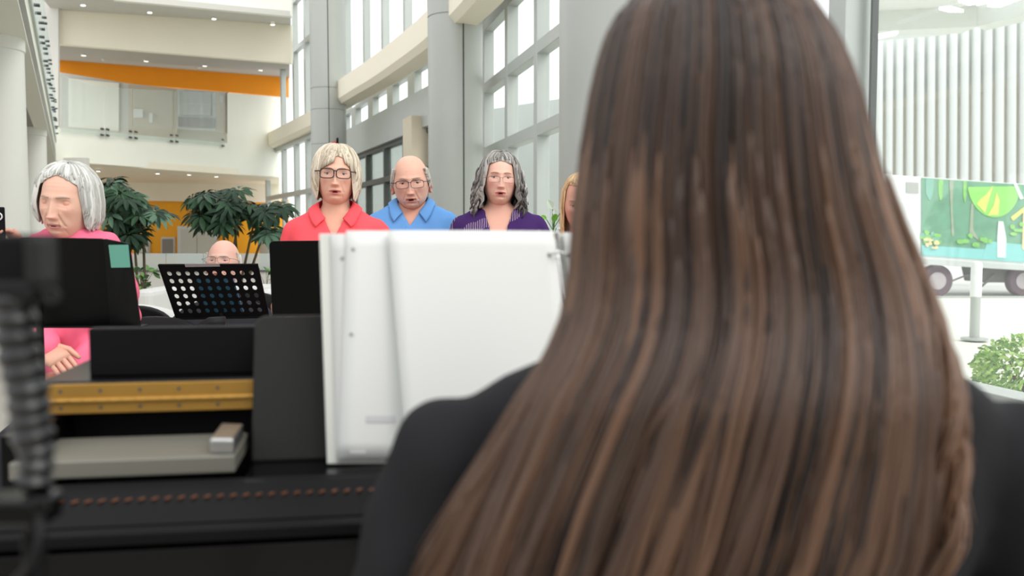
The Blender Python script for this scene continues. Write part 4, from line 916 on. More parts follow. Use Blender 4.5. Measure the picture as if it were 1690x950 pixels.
# curved case: outline of rim
def outline(inset=0):
    p = [(LX+inset, -.10), (LX+inset, .30)]
    for k in range(13):
        a = PI-PI/2*k/12; p.append((LX+.30+(.30-inset)*math.cos(a), .30+(.24-inset)*math.sin(a)))
    p += [(.34, .54-inset)]
    for k in range(13):
        t_ = k/12; p.append((.34+(RX-inset-.34)*t_, .54-inset-.24*ss(np.array(t_))))
    p += [(RX-inset, -.10)]
    return p
ol = outline()
case = MB().slab([(x, y, .66) for x, y in ol], (0, 0, .285))
# leave the inside of the case hollow near its front by building the rim only
rim = MB(); oi = outline(.03); n = len(ol)
for i in range(n-1):
    a, b, c, d = ol[i], ol[i+1], oi[i+1], oi[i]; rim.slab([(a[0], a[1], .66), (b[0], b[1], .66), (c[0], c[1], .66), (d[0], d[1], .66)], (0, 0, .292))
obj('rim', rim, M['gloss'], pn, world=False)
obj('case_bottom', MB().slab([(x, y, .64) for x, y in ol], (0, 0, .03)), M['black'], pn, world=False)
def lidpts(y0, ins=0): return [(LX-.0+ins, y0)]+[(x, y) for x, y in ol if y > max(y0, .05)]+[(RX-ins, y0)]
obj('lid', MB().slab([(x, y, .955) for x, y in lidpts(.012)], (0, 0, .040)), M['gloss'], pn, world=False, bevel=.003)
# brass continuous hinge along the lid front
hg = obj('lid_hinge', MB().box(((LX+.005+RX)/2, .006, .974), (RX-LX-.01, .006, .037)), M['brass'], pn, world=False, bevel=.001)
kn = MB(); kn.tube([(LX+.005, .001, .9725), (RX-.005, .001, .9725)], .0030, 10)
for k in range(76):
    x = LX+.012+k*.0155
    if x < RX-.01: kn.tube([(x, .001, .9725), (x+.0125, .001, .9725)], .0036, 8)
obj('knuckles', kn, M['brass'], hg, world=False)
for k in range(25):
    for z in (.984, .963):
        x = LX+.03+k*.047
        if x < .10: obj('hinge_screw', MB().tube([(x, .0035, z), (x, .0022, z)], .0022, 8), M['seam'], hg, world=False)
# upright flap of the lid
obj('lid_flap', MB().box(((-.212+RX)/2, .062, 1.026), (RX+.212, .022, .062)), M['black'], pn, world=False, bevel=.002)
# inner front: dark void, grey shelf with end block, ledge, sloping rail with copper studs
obj('action_cover', pbox(LX+.02, RX-.02, .05, .07, .68, .95), M['black'], pn, world=False)
obj('desk_shelf', MB().slab([(LX+.012, -.112, .924), (-.006, -.112, .924), (-.006, .0, .926), (LX+.012, .0, .926)], (0, 0, -.02)), mat('shelf_grey', (122, 120, 110), .4, metal=.2), pn, world=False, bevel=.002)
obj('shelf_end_block', MB().slab([(-.036, -.100, .924), (-.008, -.106, .924), (-.008, -.03, .926), (-.036, -.02, .926)], (0, 0, .018)), M['steel'], pn, world=False, bevel=.003)
obj('desk_ledge', pbox(.004, RX-.02, -.13, .03, .876, .898), M['gloss'], pn, world=False, bevel=.003)
obj('stud_rail', MB().slab([(LX+.01, -.20, .876), (RX-.01, -.20, .876), (RX-.01, -.12, .900), (LX+.01, -.12, .900)], (0, 0, -.03)), M['black'], pn, world=False)
obj('front_lip', MB().box(((LX+RX)/2, -.212, .868), (RX-LX-.02, .022, .014)), M['black'], pn, world=False, bevel=.003)
for k in range(44):
    x = LX+.04+k*.0138
    if x > .36: break
    c = Vector((x, -.165, .8805)); obj('copper_stud', MB().box((x, -.156, .8902), (.0036, .009, .0016), -.45), M['copper'], pn, world=False)
obj('fallboard', pbox(LX+.03, RX-.03, -.215, -.19, .74, .855), M['gloss'], pn, world=False, bevel=.003)
obj('keybed', pbox(LX, RX, -.30, -.02, .62, .70), M['gloss'], pn, world=False, bevel=.004)
for x0, x1 in ((LX, LX+.035), (RX-.035, RX)): obj('cheek', pbox(x0, x1, -.30, -.05, .70, .80), M['gloss'], pn, world=False, bevel=.008)
kb = MB(); kx = RX-LX-.08
for k in range(50): pbox(LX+.04+kx*k/50, LX+.04+kx*(k+.94)/50, -.295, -.22, .70, .722, kb)
obj('white_keys', kb, M['paper'], pn, world=False)
kb = MB()
for k in range(49):
    if k % 7 not in (2, 6): x = LX+.04+kx*(k+.97)/50; pbox(x-.006, x+.006, -.265, -.22, .722, .734, kb)
obj('black_keys', kb, M['black'], pn, world=False)
for x, y in ((LX+.09, -.22), (RX-.09, -.22), (.12, .42)):
    obj('leg', MB().lathe((x, y, 0), [(.025, 0), (.028, .03), (.034, .05), (.05, .55), (.055, .645)], 24), M['gloss'], pn, world=False, smooth='auto')
# music desk, leaning back, charcoal covered
mdk = MB(); DX0, DX1 = .002, .80; Rm = Matrix.Rotation(-.30, 3, 'X'); co_ = Vector((0, -.045, .898)); hh = .186; rr_ = .016; pts = []
for cx, cz, a0 in ((DX1-rr_, hh-rr_, 0), (DX0+rr_, hh-rr_, PI/2)):
    for k in range(7): a = a0+PI/2*k/6; pts.append((cx+rr_*math.cos(a), cz+rr_*math.sin(a)))
pts += [(DX0, 0), (DX1, 0)]
mdk.slab([co_+Rm @ Vector((x, 0, z)) for x, z in pts], Rm @ Vector((0, .024, 0)))
tag(obj('music_desk', mdk, M['charcoal'], pn, world=False, bevel=.004), 'charcoal vinyl covered music desk')

# ------------------------------------------------------------------ ring binder on the desk
def BP(px, py, off=0.0):
    """point on the leaning plane of the open binder"""
    n_ = (BN); q = P(px, py, 1.0)-Vector((0, 0, CZ)); k = (B0_-Vector((0, 0, CZ))).dot(n_)/q.dot(n_); return Vector((0, 0, CZ))+q*k-n_*off
PMr = PM.to_3x3()
b0 = PM @ Vector((.2, -.075, .90)); b1 = PM @ Vector((.6, -.075, .90)); b2 = b0+PMr @ Vector((0, .27*math.sin(.22), .27*math.cos(.22)))
B0_ = b0; BN = (b1-b0).cross(b2-b0).normalized(); BN = BN if BN.y > 0 else -BN
bd = thing('ring_binder', 'open white ring binder of loose pages standing on the piano music desk', 'binder', BP(740, 765))
def sheet(name, pts, off, m, parent, th=.0012, curl=None, nx=14):
    """a page given by four photo corners TL TR BR BL lying on the binder plane"""
    mb = MB(); V = []; ny = 14
    for i in range(ny+1):
        for j in range(nx+1):
            u, v = j/nx, i/ny; a = Vector(pts[0]).lerp(Vector(pts[1]), u); b = Vector(pts[3]).lerp(Vector(pts[2]), u); q = a.lerp(b, v)
            V.append(BP(q.x, q.y, off+(curl(u, v) if curl else 0)))
    w_ = nx+1; mb.add(V, [(i*w_+j, i*w_+j+1, (i+1)*w_+j+1, (i+1)*w_+j) for i in range(ny) for j in range(nx)])
    return obj(name, mb, m, parent, smooth=True, solid=th)
cv_ = MB().slab([BP(527, 386), BP(921, 386), BP(958, 762), BP(540, 765)], BN*-.003); obj('front_cover', cv_, M['cover'], bd, bevel=.001)
cv_ = MB().slab([BP(921, 386), BP(1330, 392), BP(1350, 758), BP(958, 762)], BN*-.003); obj('back_cover', cv_, M['cover'], bd, bevel=.001)
pg0 = sheet('page', [(546, 388), (905, 386), (940, 758), (556, 761)], .0055, M['paper2'], bd)
pg1 = sheet('page', [(572, 383), (909, 384), (945, 750), (560, 756)], .009, M['paper'], bd)
pg2 = sheet('page', [(640, 385), (912, 385), (948, 735), (668, 727)], .013, M['paper'], bd, curl=lambda u, v: .012*(1-u)**3*(.4+.6*v)+.004*math.sin(u*PI))
pg3 = sheet('page', [(927, 386), (1300, 392), (1320, 752), (962, 750)], .009, M['paper'], bd)
for (x, y, w_, par) in ((583, 414, 3, pg1), (565, 428, 3, pg0), (580, 553, 2.6, pg1)):
    obj('punch_hole', MB().tube([BP(x, y, .0100 if par is pg1 else .0066), BP(x, y, .0106 if par is pg1 else .0072)], .0022, 14), M['greyp'], par)
for (x0, y0, x1, y1) in ((604, 686, 652, 697), (578, 743, 604, 747)):
    obj('printed_line', MB().slab([BP(x0, y0, .0101), BP(x1, y0, .0101), BP(x1, y1, .0101), BP(x0, y1, .0101)], BN*-.0003), M['ink'], pg1)
sp_ = MB().tube([BP(913, 386, .006), BP(921, 440, .006), BP(957, 760, .006)], .0035, 10); spine = obj('ring_bar', sp_, M['steel'], bd, smooth=True)
for (x, y) in ((918, 424), (934, 555), (951, 690)):
    a = BP(x-15, y, .014); b = BP(x+17, y-2, .012); mdl = BP(x, y-2, .034); pts = [a.lerp(mdl, t_).lerp(mdl.lerp(b, t_), t_) for t_ in np.linspace(0, 1, 13)]
    obj('ring', MB().tube(pts, .0016, 8), M['steel'], spine, smooth=True)
    for q in (a, b): obj('ring_hole', MB().tube([q+BN*.002, q-BN*.0006], .0027, 12), M['greyp'], spine)
obj('ring_lever', MB().box(BP(916, 398, .010), (.007, .008, .022)), M['steel'], spine, bevel=.002)

# ------------------------------------------------------------------ music stands
def stand_base(t, top, foot, parent_name='pole'):
    """pole and three legs under a desk"""
    obj('pole', MB().tube([top, (foot[0], foot[1], .55)], .009, 12), M['black'], t, smooth='auto')
    obj('lower_tube', MB().tube([(foot[0], foot[1], .18), (foot[0], foot[1], .62)], .013, 12), M['black'], t, smooth='auto')
    obj('collar', MB().tube([(foot[0], foot[1], .595), (foot[0], foot[1], .64)], .018, 12), M['rubber'], t, smooth='auto')
    for k in range(3):
        a = 2*PI*k/3+.6; e = Vector((foot[0]+.25*math.cos(a), foot[1]+.25*math.sin(a), .012))
        lg_ = obj('leg', MB().tube([(foot[0], foot[1], .34), e], .008, 8), M['black'], t, smooth='auto')
        obj('foot_cap', MB().ell(e, (.014, .014, .012), 10, 8), M['rubber'], lg_, smooth=True)
def rounded(c4, r, n=5):
    out = []
    for i in range(4):
        p, a, b = Vector(c4[i]), Vector(c4[i-1]), Vector(c4[(i+1) % 4]); u = (a-p).normalized()*r; v = (b-p).normalized()*r
        for k in range(n+1):
            t_ = k/n; out.append((p+u).lerp(p, t_).lerp(p.lerp(p+v, t_), t_))
    return out
# solid stand in front of the seated woman, with a folded wing
t = thing('music_stand', 'black solid music stand with a teal note in front of the seated woman', 'music stand', P(64, 560, 2.36))
obj('desk', MB().slab(rounded([P(30, 391.5, 2.24), P(173, 394, 2.22), P(184, 540, 2.34), P(42, 541, 2.36)], .012), (0, .006, .001)), M['black'], t)
obj('desk_wing', MB().slab(rounded([P(171, 394, 2.22), P(213, 402, 2.15), P(232, 540, 2.28), P(182, 540, 2.34)], .006), (0, .006, .001)), M['black'], t)
obj('desk_lip', MB().slab([P(42, 541, 2.36), P(232, 541, 2.28), P(232, 538, 2.28), P(42, 538, 2.36)], (0, .05, 0)), M['black'], t)
f_ = P(64, 480, 2.31); stand_base(t, P(64, 470, 2.30), (f_.x, 2.31)); obj('pole_clamp', MB().box(P(55, 560, 2.31), (.035, .03, .04)), M['rubber'], t, bevel=.004)
obj('clamp_knob', MB().tube([P(44, 562, 2.29), P(54, 561, 2.30)], .011, 12), M['rubber'], t)
tag(obj('sticky_note', MB().slab([P(179, 404, 2.183), P(211.5, 403.5, 2.133), P(215, 441, 2.153), P(183.5, 441.5, 2.203)], (0, .001, 0)), M['teal']), 'teal sticky note on the corner of the black solid music stand', 'sticky note')
# perforated stand
t = thing('music_stand', 'black perforated music stand in front of the bald man', 'music stand', P(352, 530, 3.5))
TLp, TRp, BRp, BLp = P(262, 437, 3.42), P(425, 436, 3.40), P(444, 522, 3.52), P(291, 525, 3.54)
def dq(u, v): return TLp.lerp(TRp, u).lerp(BLp.lerp(BRp, u), v)
pf = MB(); nc, nr_ = 10, 6; u0, u1, v0, v1 = .035, .965, .085, .93
for i in range(nr_):
    for j in range(nc):
        cu0, cu1 = u0+(u1-u0)*j/nc, u0+(u1-u0)*(j+1)/nc; cv0, cv1 = v0+(v1-v0)*i/nr_, v0+(v1-v0)*(i+1)/nr_; V = []; n = 16
        for k in range(n):
            a = 2*PI*k/n+PI/4; x, y = math.cos(a), math.sin(a); m_ = max(abs(x), abs(y))
            V.append(dq((cu0+cu1)/2+(cu1-cu0)/2*x/m_, (cv0+cv1)/2+(cv1-cv0)/2*y/m_))
        for k in range(n):
            a = 2*PI*k/n+PI/4; V.append(dq((cu0+cu1)/2+(cu1-cu0)*.265*math.cos(a), (cv0+cv1)/2+(cv1-cv0)*.31*math.sin(a)))
        pf.add(V, [(k, (k+1) % n, n+(k+1) % n, n+k) for k in range(n)])
for (a, b, c, d) in ((0, 1, 0, v0), (0, 1, v1, 1), (0, u0, v0, v1), (u1, 1, v0, v1)): pf.add([dq(a, c), dq(b, c), dq(b, d), dq(a, d)], [(0, 1, 2, 3)])
obj('desk', pf, M['black'], t, solid=.003)
ed = [dq(0, 0), dq(1, 0), dq(1, 1), dq(0, 1), dq(0, 0)]; obj('desk_edge', MB().tube(ed, .004, 8), M['black'], t)
obj('top_clip', MB().slab([dq(.27, -.015), dq(.62, -.02), dq(.62, .035), dq(.27, .04)], (0, -.006, 0)), mat('clip_grey', (150, 148, 146), .5), t)
obj('desk_lip', MB().slab([dq(0, 1), dq(1, 1), dq(1, 1.03), dq(0, 1.03)], (0, .05, 0)), M['black'], t)
stand_base(t, dq(.5, .8)+Vector((0, .02, 0)), (dq(.5, .8).x, dq(.5, .8).y+.02))
sb_ = MB().slab([dq(.315, .22), dq(.70, .22), dq(.72, .90), dq(.325, .92)], (0, .004, .0015)); sb_.v = [(a, b+.020, c) for a, b, c in sb_.v]
tag(obj('music_booklet', sb_, M['blue']), 'blue booklet showing through the holes of the perforated stand', 'booklet')
# stand behind the binder
t = thing('music_stand', 'black solid music stand beside the white binder in front of the woman in coral', 'music stand', P(560, 505, 2.7))
obj('desk', MB().slab(rounded([P(444, 398, 2.56), P(632, 396, 2.56), P(626, 520, 2.66), P(449, 522, 2.66)], .016), (0, .006, .001)), M['black'], t)
obj('desk_lip', MB().slab([P(449, 522, 2.66), P(626, 520, 2.66), P(626, 517, 2.66), P(449, 519, 2.66)], (0, .05, 0)), M['black'], t)
f_ = P(540, 480, 2.63); stand_base(t, P(540, 480, 2.635), (f_.x, 2.635))

# ------------------------------------------------------------------ furniture among the singers
def chair(label, x, y, rz, seat_z=.45, backz=.86, group=None, w=.44, dp=.43):
    t = thing('chair', label, 'chair', (x, y, 0), rz, group)
    obj('seat', MB().box((0, 0, seat_z-.025), (w, dp, .05)), M['rubber'], t, world=False, bevel=.015)
    pts = []; w_ = w/2; yb = dp/2; zb = seat_z+.12
    for k in range(17): a = PI*k/16; pts.append((w_*math.cos(a), yb+.03*math.sin(a), backz-.13+.13*max(0, math.sin(a))**.7))
    pts = [(w_, yb-.01, zb)]+pts+[(-w_, yb-.01, zb)]
    obj('backrest', MB().slab(pts, (0, .035, 0)), M['rubber'], t, world=False, bevel=.012)
    for sx in (-1, 1):
        obj('leg', MB().tube([(sx*(w/2-.03), -dp/2+.03, 0), (sx*(w/2-.03), -dp/2+.03, seat_z-.04)], .011, 8), M['black'], t, world=False); obj('leg', MB().tube([(sx*(w/2-.03), dp/2, 0), (sx*(w/2-.025), dp/2-.01, seat_z+.2)], .011, 8), M['black'], t, world=False)
    return t
chair('black chair under the seated woman in the pink sweatshirt', Hs.x+.02, 3.15, -.1)
chair('black chair under the bald man behind the perforated stand', Hb.x, 4.62, 0)
c = P(230, 520, 3.65); chair('empty narrow black chair with a rounded back between the two seated singers', c.x, 3.8, PI, backz=.885, seat_z=.45, w=.30, dp=.26)
wk = thing('walking_frame', 'black walking frame with a curved grip in front of the bald man', 'walking frame', (P(345, 520, 3.1).x, 3.2, 0))
for sx, nm in ((0, 'frame_side'), (.36, 'frame_side')):
    fr = obj('frame_side', MB().tube([(sx, -.16, 0), (sx, -.13, .70), (sx, -.11, .80), (sx, -.05, .845), (sx, .05, .845), (sx, .12, .80), (sx, .16, .0)], .013, 10), M['black'], wk, world=False, smooth=True)
    obj('grip', MB().tube([(sx-.045, -.10, .815), (sx-.035, -.09, .845), (sx-.0, -.085, .865), (sx+.05, -.08, .868)], [.015, .020, .021, .020], 14), M['rubber'], fr, world=False, smooth=True)
obj('cross_bar', MB().tube([(0, .13, .62), (.36, .13, .62)], .012, 10), M['black'], wk, world=False)
# pale sofa and tub chair farther back
c = P(352, 475, 7.0); sf = thing('sofa', 'pale grey sofa behind the bald man in front of the low wall', 'sofa', (c.x, 7.2, 0))
obj('seat_base', MB().box((0, -.05, .22), (1.05, .8, .36)), M['sofa'], sf, world=False, bevel=.05)
obj('backrest', MB().box((0, .30, .50), (1.05, .2, .50)), M['sofa'], sf, world=False, bevel=.05)
for sx in (-1, 1): obj('armrest', MB().box((sx*.47, -.02, .44), (.14, .82, .62)), M['sofa'], sf, world=False, bevel=.05)
for sx in (-1, 1):
    for sy in (-1, 1): obj('leg', MB().tube([(sx*.45, sy*.33, 0), (sx*.45, sy*.33, .06)], .02, 10), M['black'], sf, world=False)
c = P(236, 500, 5.4); tc_ = thing('tub_chair', 'white rounded tub chair beside the black music stand', 'chair', (c.x, 5.6, 0))
V = []; sh_ = MB(); n = 26
for k in range(n+1):
    a = -.35+(PI+.7)*k/n; zt = .46+.30*max(0, math.sin(a))**.6 if math.sin(a) > 0 else .46
    for r_, z in ((.30, .12), (.33, zt-.03), (.31, zt), (.26, zt-.03), (.25, .30)): V.append((r_*math.cos(a), .05-r_*math.sin(a) if False else .02+r_*math.sin(a), z))
sh_.add(V, [(i*5+j, i*5+(j+1) % 5, (i+1)*5+(j+1) % 5, (i+1)*5+j) for i in range(n) for j in range(5)]+[tuple(range(5)), tuple(range(n*5, n*5+5))[::-1]])
sh_.v = [(a, -b, c) for a, b, c in sh_.v]
obj('shell', sh_, M['paper'], tc_, world=False, smooth='auto'); obj('seat', MB().lathe((0, 0, .28), [(.02, 0), (.26, 0), (.27, .05), (.25, .12), (.02, .13)], 32), M['sofa'], tc_, world=False, smooth='auto')
obj('pedestal', MB().lathe((0, 0, 0), [(.22, 0), (.22, .015), (.03, .03), (.03, .3)], 24), M['steel'], tc_, world=False, smooth='auto')

# ------------------------------------------------------------------ plants
LV = [mat('leaf_'+n, c, .5, spec=.25, var=.2, nscale=14) for n, c in (('dark', (34, 58, 40)), ('mid', (48, 78, 52)), ('light', (92, 122, 100)))]
BK = mat('stem_bark', (92, 80, 62), .9)
def umbrella_plant(label, d, clusters, trunks, seed, pot, leaf=.12, lobes=8):
    """umbrella tree: whorls of leaflets on thin stems rising from a planter"""
    r_ = random.Random(seed); base = Vector((pot[0], pot[1], 0)); t = thing('umbrella_plant', label, 'plant', base)
    lf = MB(); st = MB(); Tb = [Vector((base.x+r_.uniform(-.1, .1), base.y+r_.uniform(-.1, .1), .40)) for _ in trunks]; Tt = [P(x, y, dd) for x, y, dd in trunks]
    for a, b in zip(Tb, Tt):
        m_ = a.lerp(b, .5)+Vector((r_.uniform(-.04, .04), 0, 0)); st.tube([a, m_, b], [.017, .014, .010], 8)
    for (x, y, rx, ry, n, dz) in clusters:
        for k in range(n):
            q = rdir(r_); c = P(x+rx*q.x*r_.uniform(.5, 1), y+ry*q.z*r_.uniform(.5, 1), d+dz*q.y)
            tt = min(Tt, key=lambda w: (w-c).length); ax = (c-tt+Vector((0, -.05, .35))+rdir(r_)*.25).normalized()
            if (c-tt).length > .05: st.tube([tt, tt.lerp(c, .5)+Vector((0, 0, .05)), c], [.008, .005, .003], 5)
            u = ax.orthogonal().normalized(); w = ax.cross(u); ph_ = r_.uniform(0, 6)
            nl = r_.choice((lobes-1, lobes, lobes+1)); mi = r_.choice((0, 0, 0, 1, 1, 2))
            for j in range(nl):
                a = ph_+2*PI*j/nl; dv = (u*math.cos(a)+w*math.sin(a))*.95+ax*.15-Vector((0, 0, .35)); ln = leaf*r_.uniform(.8, 1.15)
                leaflet(lf, c+dv.normalized()*leaf*.18, dv, ax, ln, ln*.36, mi, droop=.30)
    obj('foliage', lf, LV, t); obj('stems', st, BK, t, smooth='auto')
    obj('planter', MB().lathe(base, [(.20, 0), (.24, .03), (.27, .40), (.25, .44), (.23, .42), (.21, .38)], 32), M['colgrey'], t, smooth='auto')
    obj('soil', MB().lathe(base+Vector((0, 0, .36)), [(.21, 0), (.22, .02), (.02, .03)], 20), mat('soil', (58, 46, 38), .95), t)
    return t
pb = P(225, 500, 8.0)
umbrella_plant('dark green umbrella plant behind the seated woman in pink', 8.0, [(184, 306, 17, 16, 11, .3), (203, 325, 26, 20, 17, .4), (222, 352, 30, 22, 20, .4), (218, 388, 30, 16, 14, .35), (254, 352, 20, 10, 8, .3), (186, 360, 20, 36, 16, .4)], [(205, 350, 8.0), (236, 372, 8.05), (222, 400, 7.95)], 11, (pb.x, 8.0), leaf=.125)
pb = P(392, 500, 8.6)
umbrella_plant('wide dark green umbrella plant with thin bare stems behind the bald man', 8.6, [(345, 325, 24, 12, 12, .35), (336, 350, 18, 20, 10, .35), (375, 340, 34, 22, 24, .4), (365, 362, 28, 14, 14, .4), (436, 350, 24, 20, 14, .35), (440, 378, 16, 16, 8, .3), (470, 342, 18, 6, 5, .25), (318, 327, 8, 3, 2, .15), (385, 314, 22, 6, 6, .3), (410, 345, 14, 16, 8, .3)], [(365, 372, 8.6), (388, 380, 8.65), (392, 375, 8.55), (418, 372, 8.6), (436, 380, 8.6)], 12, (pb.x, 8.6), leaf=.13)
# small plants
def small_plant(name, label, cat, base, n, leaf, h_, seed, mats, spread=.1, pot=True):
    r_ = random.Random(seed); t = thing(name, label, cat, base); lf = MB(); st = MB()
    zb = h_[0]
    for k in range(n):
        q = rdir(r_); c = Vector((q.x*spread, q.y*spread, zb+(h_[1]-zb)*r_.random())); st.tube([(0, 0, zb-.04), (c.x*.4, c.y*.4, c.z*.6+zb*.4), c], [.004, .003, .002], 5)
        for j in range(3): leaflet(lf, c, q*.7+rdir(r_)*.8+Vector((0, 0, .3)), rdir(r_), leaf*r_.uniform(.7, 1.1), leaf*.45, r_.randrange(len(mats)), .2)
    obj('foliage', lf, mats, t, world=False); obj('stems', st, BK, t, world=False)
    obj('pot', MB().lathe((0, 0, 0), [(.07, 0), (.10, zb-.02), (.105, zb), (.09, zb), (.08, zb-.03)] if pot else [(.02, 0), (.02, zb)], 24), M['colgrey'], t, world=False, smooth='auto')
GLV = [mat('small_leaf_'+n, c, .5, var=.15) for n, c in (('a', (70, 112, 52)), ('b', (104, 150, 74)), ('c', (52, 84, 44)))]
b_ = P(234, 470, 7.6); small_plant('leafy_plant', 'small leafy green plant beside the right edge of the solid music stand', 'plant', (b_.x, 7.6, 0), 26, .08, (.62, .90), 3, GLV, .12)
b_ = P(440, 470, 9.6); small_plant('leafy_plant', 'small dark plant between the perforated stand and the stand of the woman in coral', 'plant', (b_.x, 9.6, 0), 20, .08, (.50, .78), 4, GLV, .12)
WL = [mat('white_petal', (226, 230, 222), .6), mat('pale_leaf', (196, 212, 190), .6), mat('bright_leaf', (120, 186, 62), .5)]
b_ = P(913, 372, 4.1); t = thing('orchid', 'slender white flowering plant by the shoulder of the woman in purple', 'plant', (b_.x, 4.1, 0))
lf = MB(); st = MB(); r_ = random.Random(2)
st.tube([(0, 0, .7), (.006, 0, 1.05), (.0, 0, 1.18), (.008, 0, 1.27)], .004, 6)
for (px, py, ln, dx, dz, mi) in ((902, 362, .035, -.6, .5, 2), (912, 366, .05, .2, .4, 2), (924, 360, .05, .8, .6, 1), (912, 345, .055, -.5, 1, 1), (905, 376, .05, -.9, .2, 0), (918, 376, .05, .5, .2, 0), (912, 382, .05, -.2, -.6, 0), (924, 352, .04, .5, .9, 1), (916, 356, .035, -.1, .9, 0), (920, 384, .045, .3, -.5, 0)):
    c = P(px, py, 4.1)-Vector((b_.x, 4.1, 0)); leaflet(lf, c, Vector((dx, -.2, dz)), Vector((0, -1, .3)), ln, ln*.6, mi, .1); st.tube([(.0, 0, c.z-.05), c], .002, 5)
obj('flowers', lf, WL, t, world=False); obj('stem', st, GLV[0], t, world=False); obj('pot', MB().lathe((0, 0, 0), [(.09, 0), (.12, .66), (.125, .70), (.1, .70)], 24), M['colgrey'], t, world=False, smooth='auto')

# ------------------------------------------------------------------ pianist
bench = thing('piano_bench', 'black padded piano bench under the pianist', 'bench', (.18, .72, 0))
obj('seat', MB().box((0, 0, .385), (.62, .30, .06)), M['rubber'], bench, world=False, bevel=.02)
for sx in (-1, 1):
    for sy in (-1, 1): obj('leg', MB().tube([(sx*.27, sy*.11, 0), (sx*.27, sy*.11, .36)], .022, 10), M['gloss'], bench, world=False)
h = Head((214, 164, 144), (186, 100, 98), age=.1, mouth=0, jaw=1.0, brow=(80, 58, 44), squint=.2, ears=False)
Q8 = .88; Hq = Vector((.205*Q8, .845*Q8, 1.18+.103*Q8))
BLK = cloth('black_jersey', (34, 34, 36))
# local frame faces -Y and the pianist faces +Y: local x runs to the photo's left
arms = [(Vector((-.285, .03, .82)), Vector((-.19, -.115, .765)), (.25, -.9, -.05), (0, 0, 1)), (Vector((.29, .03, .82)), Vector((.19, -.105, .765)), (-.25, -.9, -.05), (0, 0, 1))]
op, Mh, bv, _ = person('pianist with very long brown hair and black top seen from behind', Hq, PI, h, None, s=.88, sw=.262, girth=.95, pose='sit', arms=arms, sleeve=.9, shirt=BLK, shirtname='black_top', trousers=DK, drop=.022, neck_r=-.02, hipz=.50, folds=1.0, slope=.026)
# hair, built in world space then moved into the pianist's frame
prof = [(-17, 1140, 1205, .845, .02), (-13, 1098, 1252, .845, .05), (-4, 1062, 1290, .845, .075), (14, 1034, 1316, .84, .092), (45, 1014, 1342, .835, .105), (90, 999, 1368, .83, .112), (150, 985, 1394, .82, .112), (250, 968, 1424, .81, .102), (350, 957, 1458, .80, .09), (450, 950, 1502, .795, .08), (520, 937, 1528, .79, .072), (590, 908, 1546, .785, .066), (650, 872, 1556, .78, .062), (740, 832, 1558, .775, .058), (800, 804, 1552, .77, .056), (880, 772, 1545, .765, .054), (960, 745, 1515, .76, .052), (1060, 730, 1490, .76, .05), (1150, 750, 1450, .765, .045)]
def interp(rows, n):
    a = np.array(rows, float); y = a[:, 0]; s_ = np.linspace(0, 1, n)**1.0; k = np.r_[0, np.cumsum(np.hypot(np.diff(a[:, 0]), .5*np.diff(a[:, 1])))]; k /= k[-1]
    return np.stack([np.interp(s_, k, a[:, c]) for c in range(a.shape[1])], 1)
prof = [(q[0], q[1], q[2], (q[3]-.035*min(1, max(0, (q[0]-480)/150)))*Q8, q[4]*Q8) for q in prof]
NR = 60
R0 = interp(prof, NR)
def loop_geo(R):
    o_ = []
    for y, l, r, yc, ry in R:
        a = P(l, y, yc); b = P(r, y, yc); o_.append(((a.x+b.x)/2, (b.x-a.x)/2, yc, ry, a.z))
    return np.array(o_)
GEO = loop_geo(R0)
inner = [list(q) for q in prof]
for q in inner:
    if q[0] > 560: k = min(1, (q[0]-560)/260); q[1] += k*115; q[2] -= k*45; q[4] -= .012*k
GI = loop_geo(interp(inner, NR))
hm = MB(); nph = 200; V = []; C = []; r_ = np.random.default_rng(3)
off = r_.normal(size=nph); off = np.convolve(np.r_[off[-3:], off, off[:3]], np.array([.2, .25, .3, .2, .05]), 'same')[3:-3]
big = np.convolve(np.r_[off, off, off], np.hanning(15)/np.hanning(15).sum()*2.2, 'same')[nph:2*nph]
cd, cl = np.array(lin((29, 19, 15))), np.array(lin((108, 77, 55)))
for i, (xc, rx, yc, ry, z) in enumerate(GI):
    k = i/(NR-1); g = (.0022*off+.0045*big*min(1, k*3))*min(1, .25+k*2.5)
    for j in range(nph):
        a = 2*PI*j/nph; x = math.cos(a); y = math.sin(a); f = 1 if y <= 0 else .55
        V.append((xc+(rx+g[j])*x, yc+(ry*f+g[j])*y, z)); m_ = float(np.clip(.20+.36*off[j]+.28*big[j]+.12*(k-.5)+.35*max(0, x), 0, 1)); C.append(tuple(cd*(1-m_)+cl*m_))  # hair colour painted lighter on the right, standing for backlight and sheen
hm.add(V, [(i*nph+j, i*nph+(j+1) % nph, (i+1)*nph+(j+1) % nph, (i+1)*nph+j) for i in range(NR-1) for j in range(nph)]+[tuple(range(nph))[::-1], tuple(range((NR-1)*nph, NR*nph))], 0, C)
def lock(u0, u1, k0, k1, rad, lift, col, amp=0, fq=3, n=20, ph_=0, side=0.0):
    pts = []
    for t_ in np.linspace(0, 1, n):
        k = k0+(k1-k0)*t_; i = k*(NR-1); a_ = int(i); b_ = min(NR-1, a_+1); f = i-a_; xc, rx, yc, ry, z = GEO[a_]*(1-f)+GEO[b_]*f
        u = u0+(u1-u0)*t_*t_+amp*math.sin(fq*t_*2*PI+ph_)*t_; th = PI*(1-u); x = xc+(rx+lift)*math.cos(th)+side*t_*t_; y = yc-(ry+lift+.002)*math.sin(th)+amp*.25*math.cos(fq*t_*2*PI+ph_)*t_; pts.append((x, y, z))
    hm.tube(pts, [rad*.6]+[rad]*(n-6)+[rad*.9, rad*.75, rad*.55, rad*.35, rad*.12], 5, col=tuple(col))
r_ = random.Random(17)
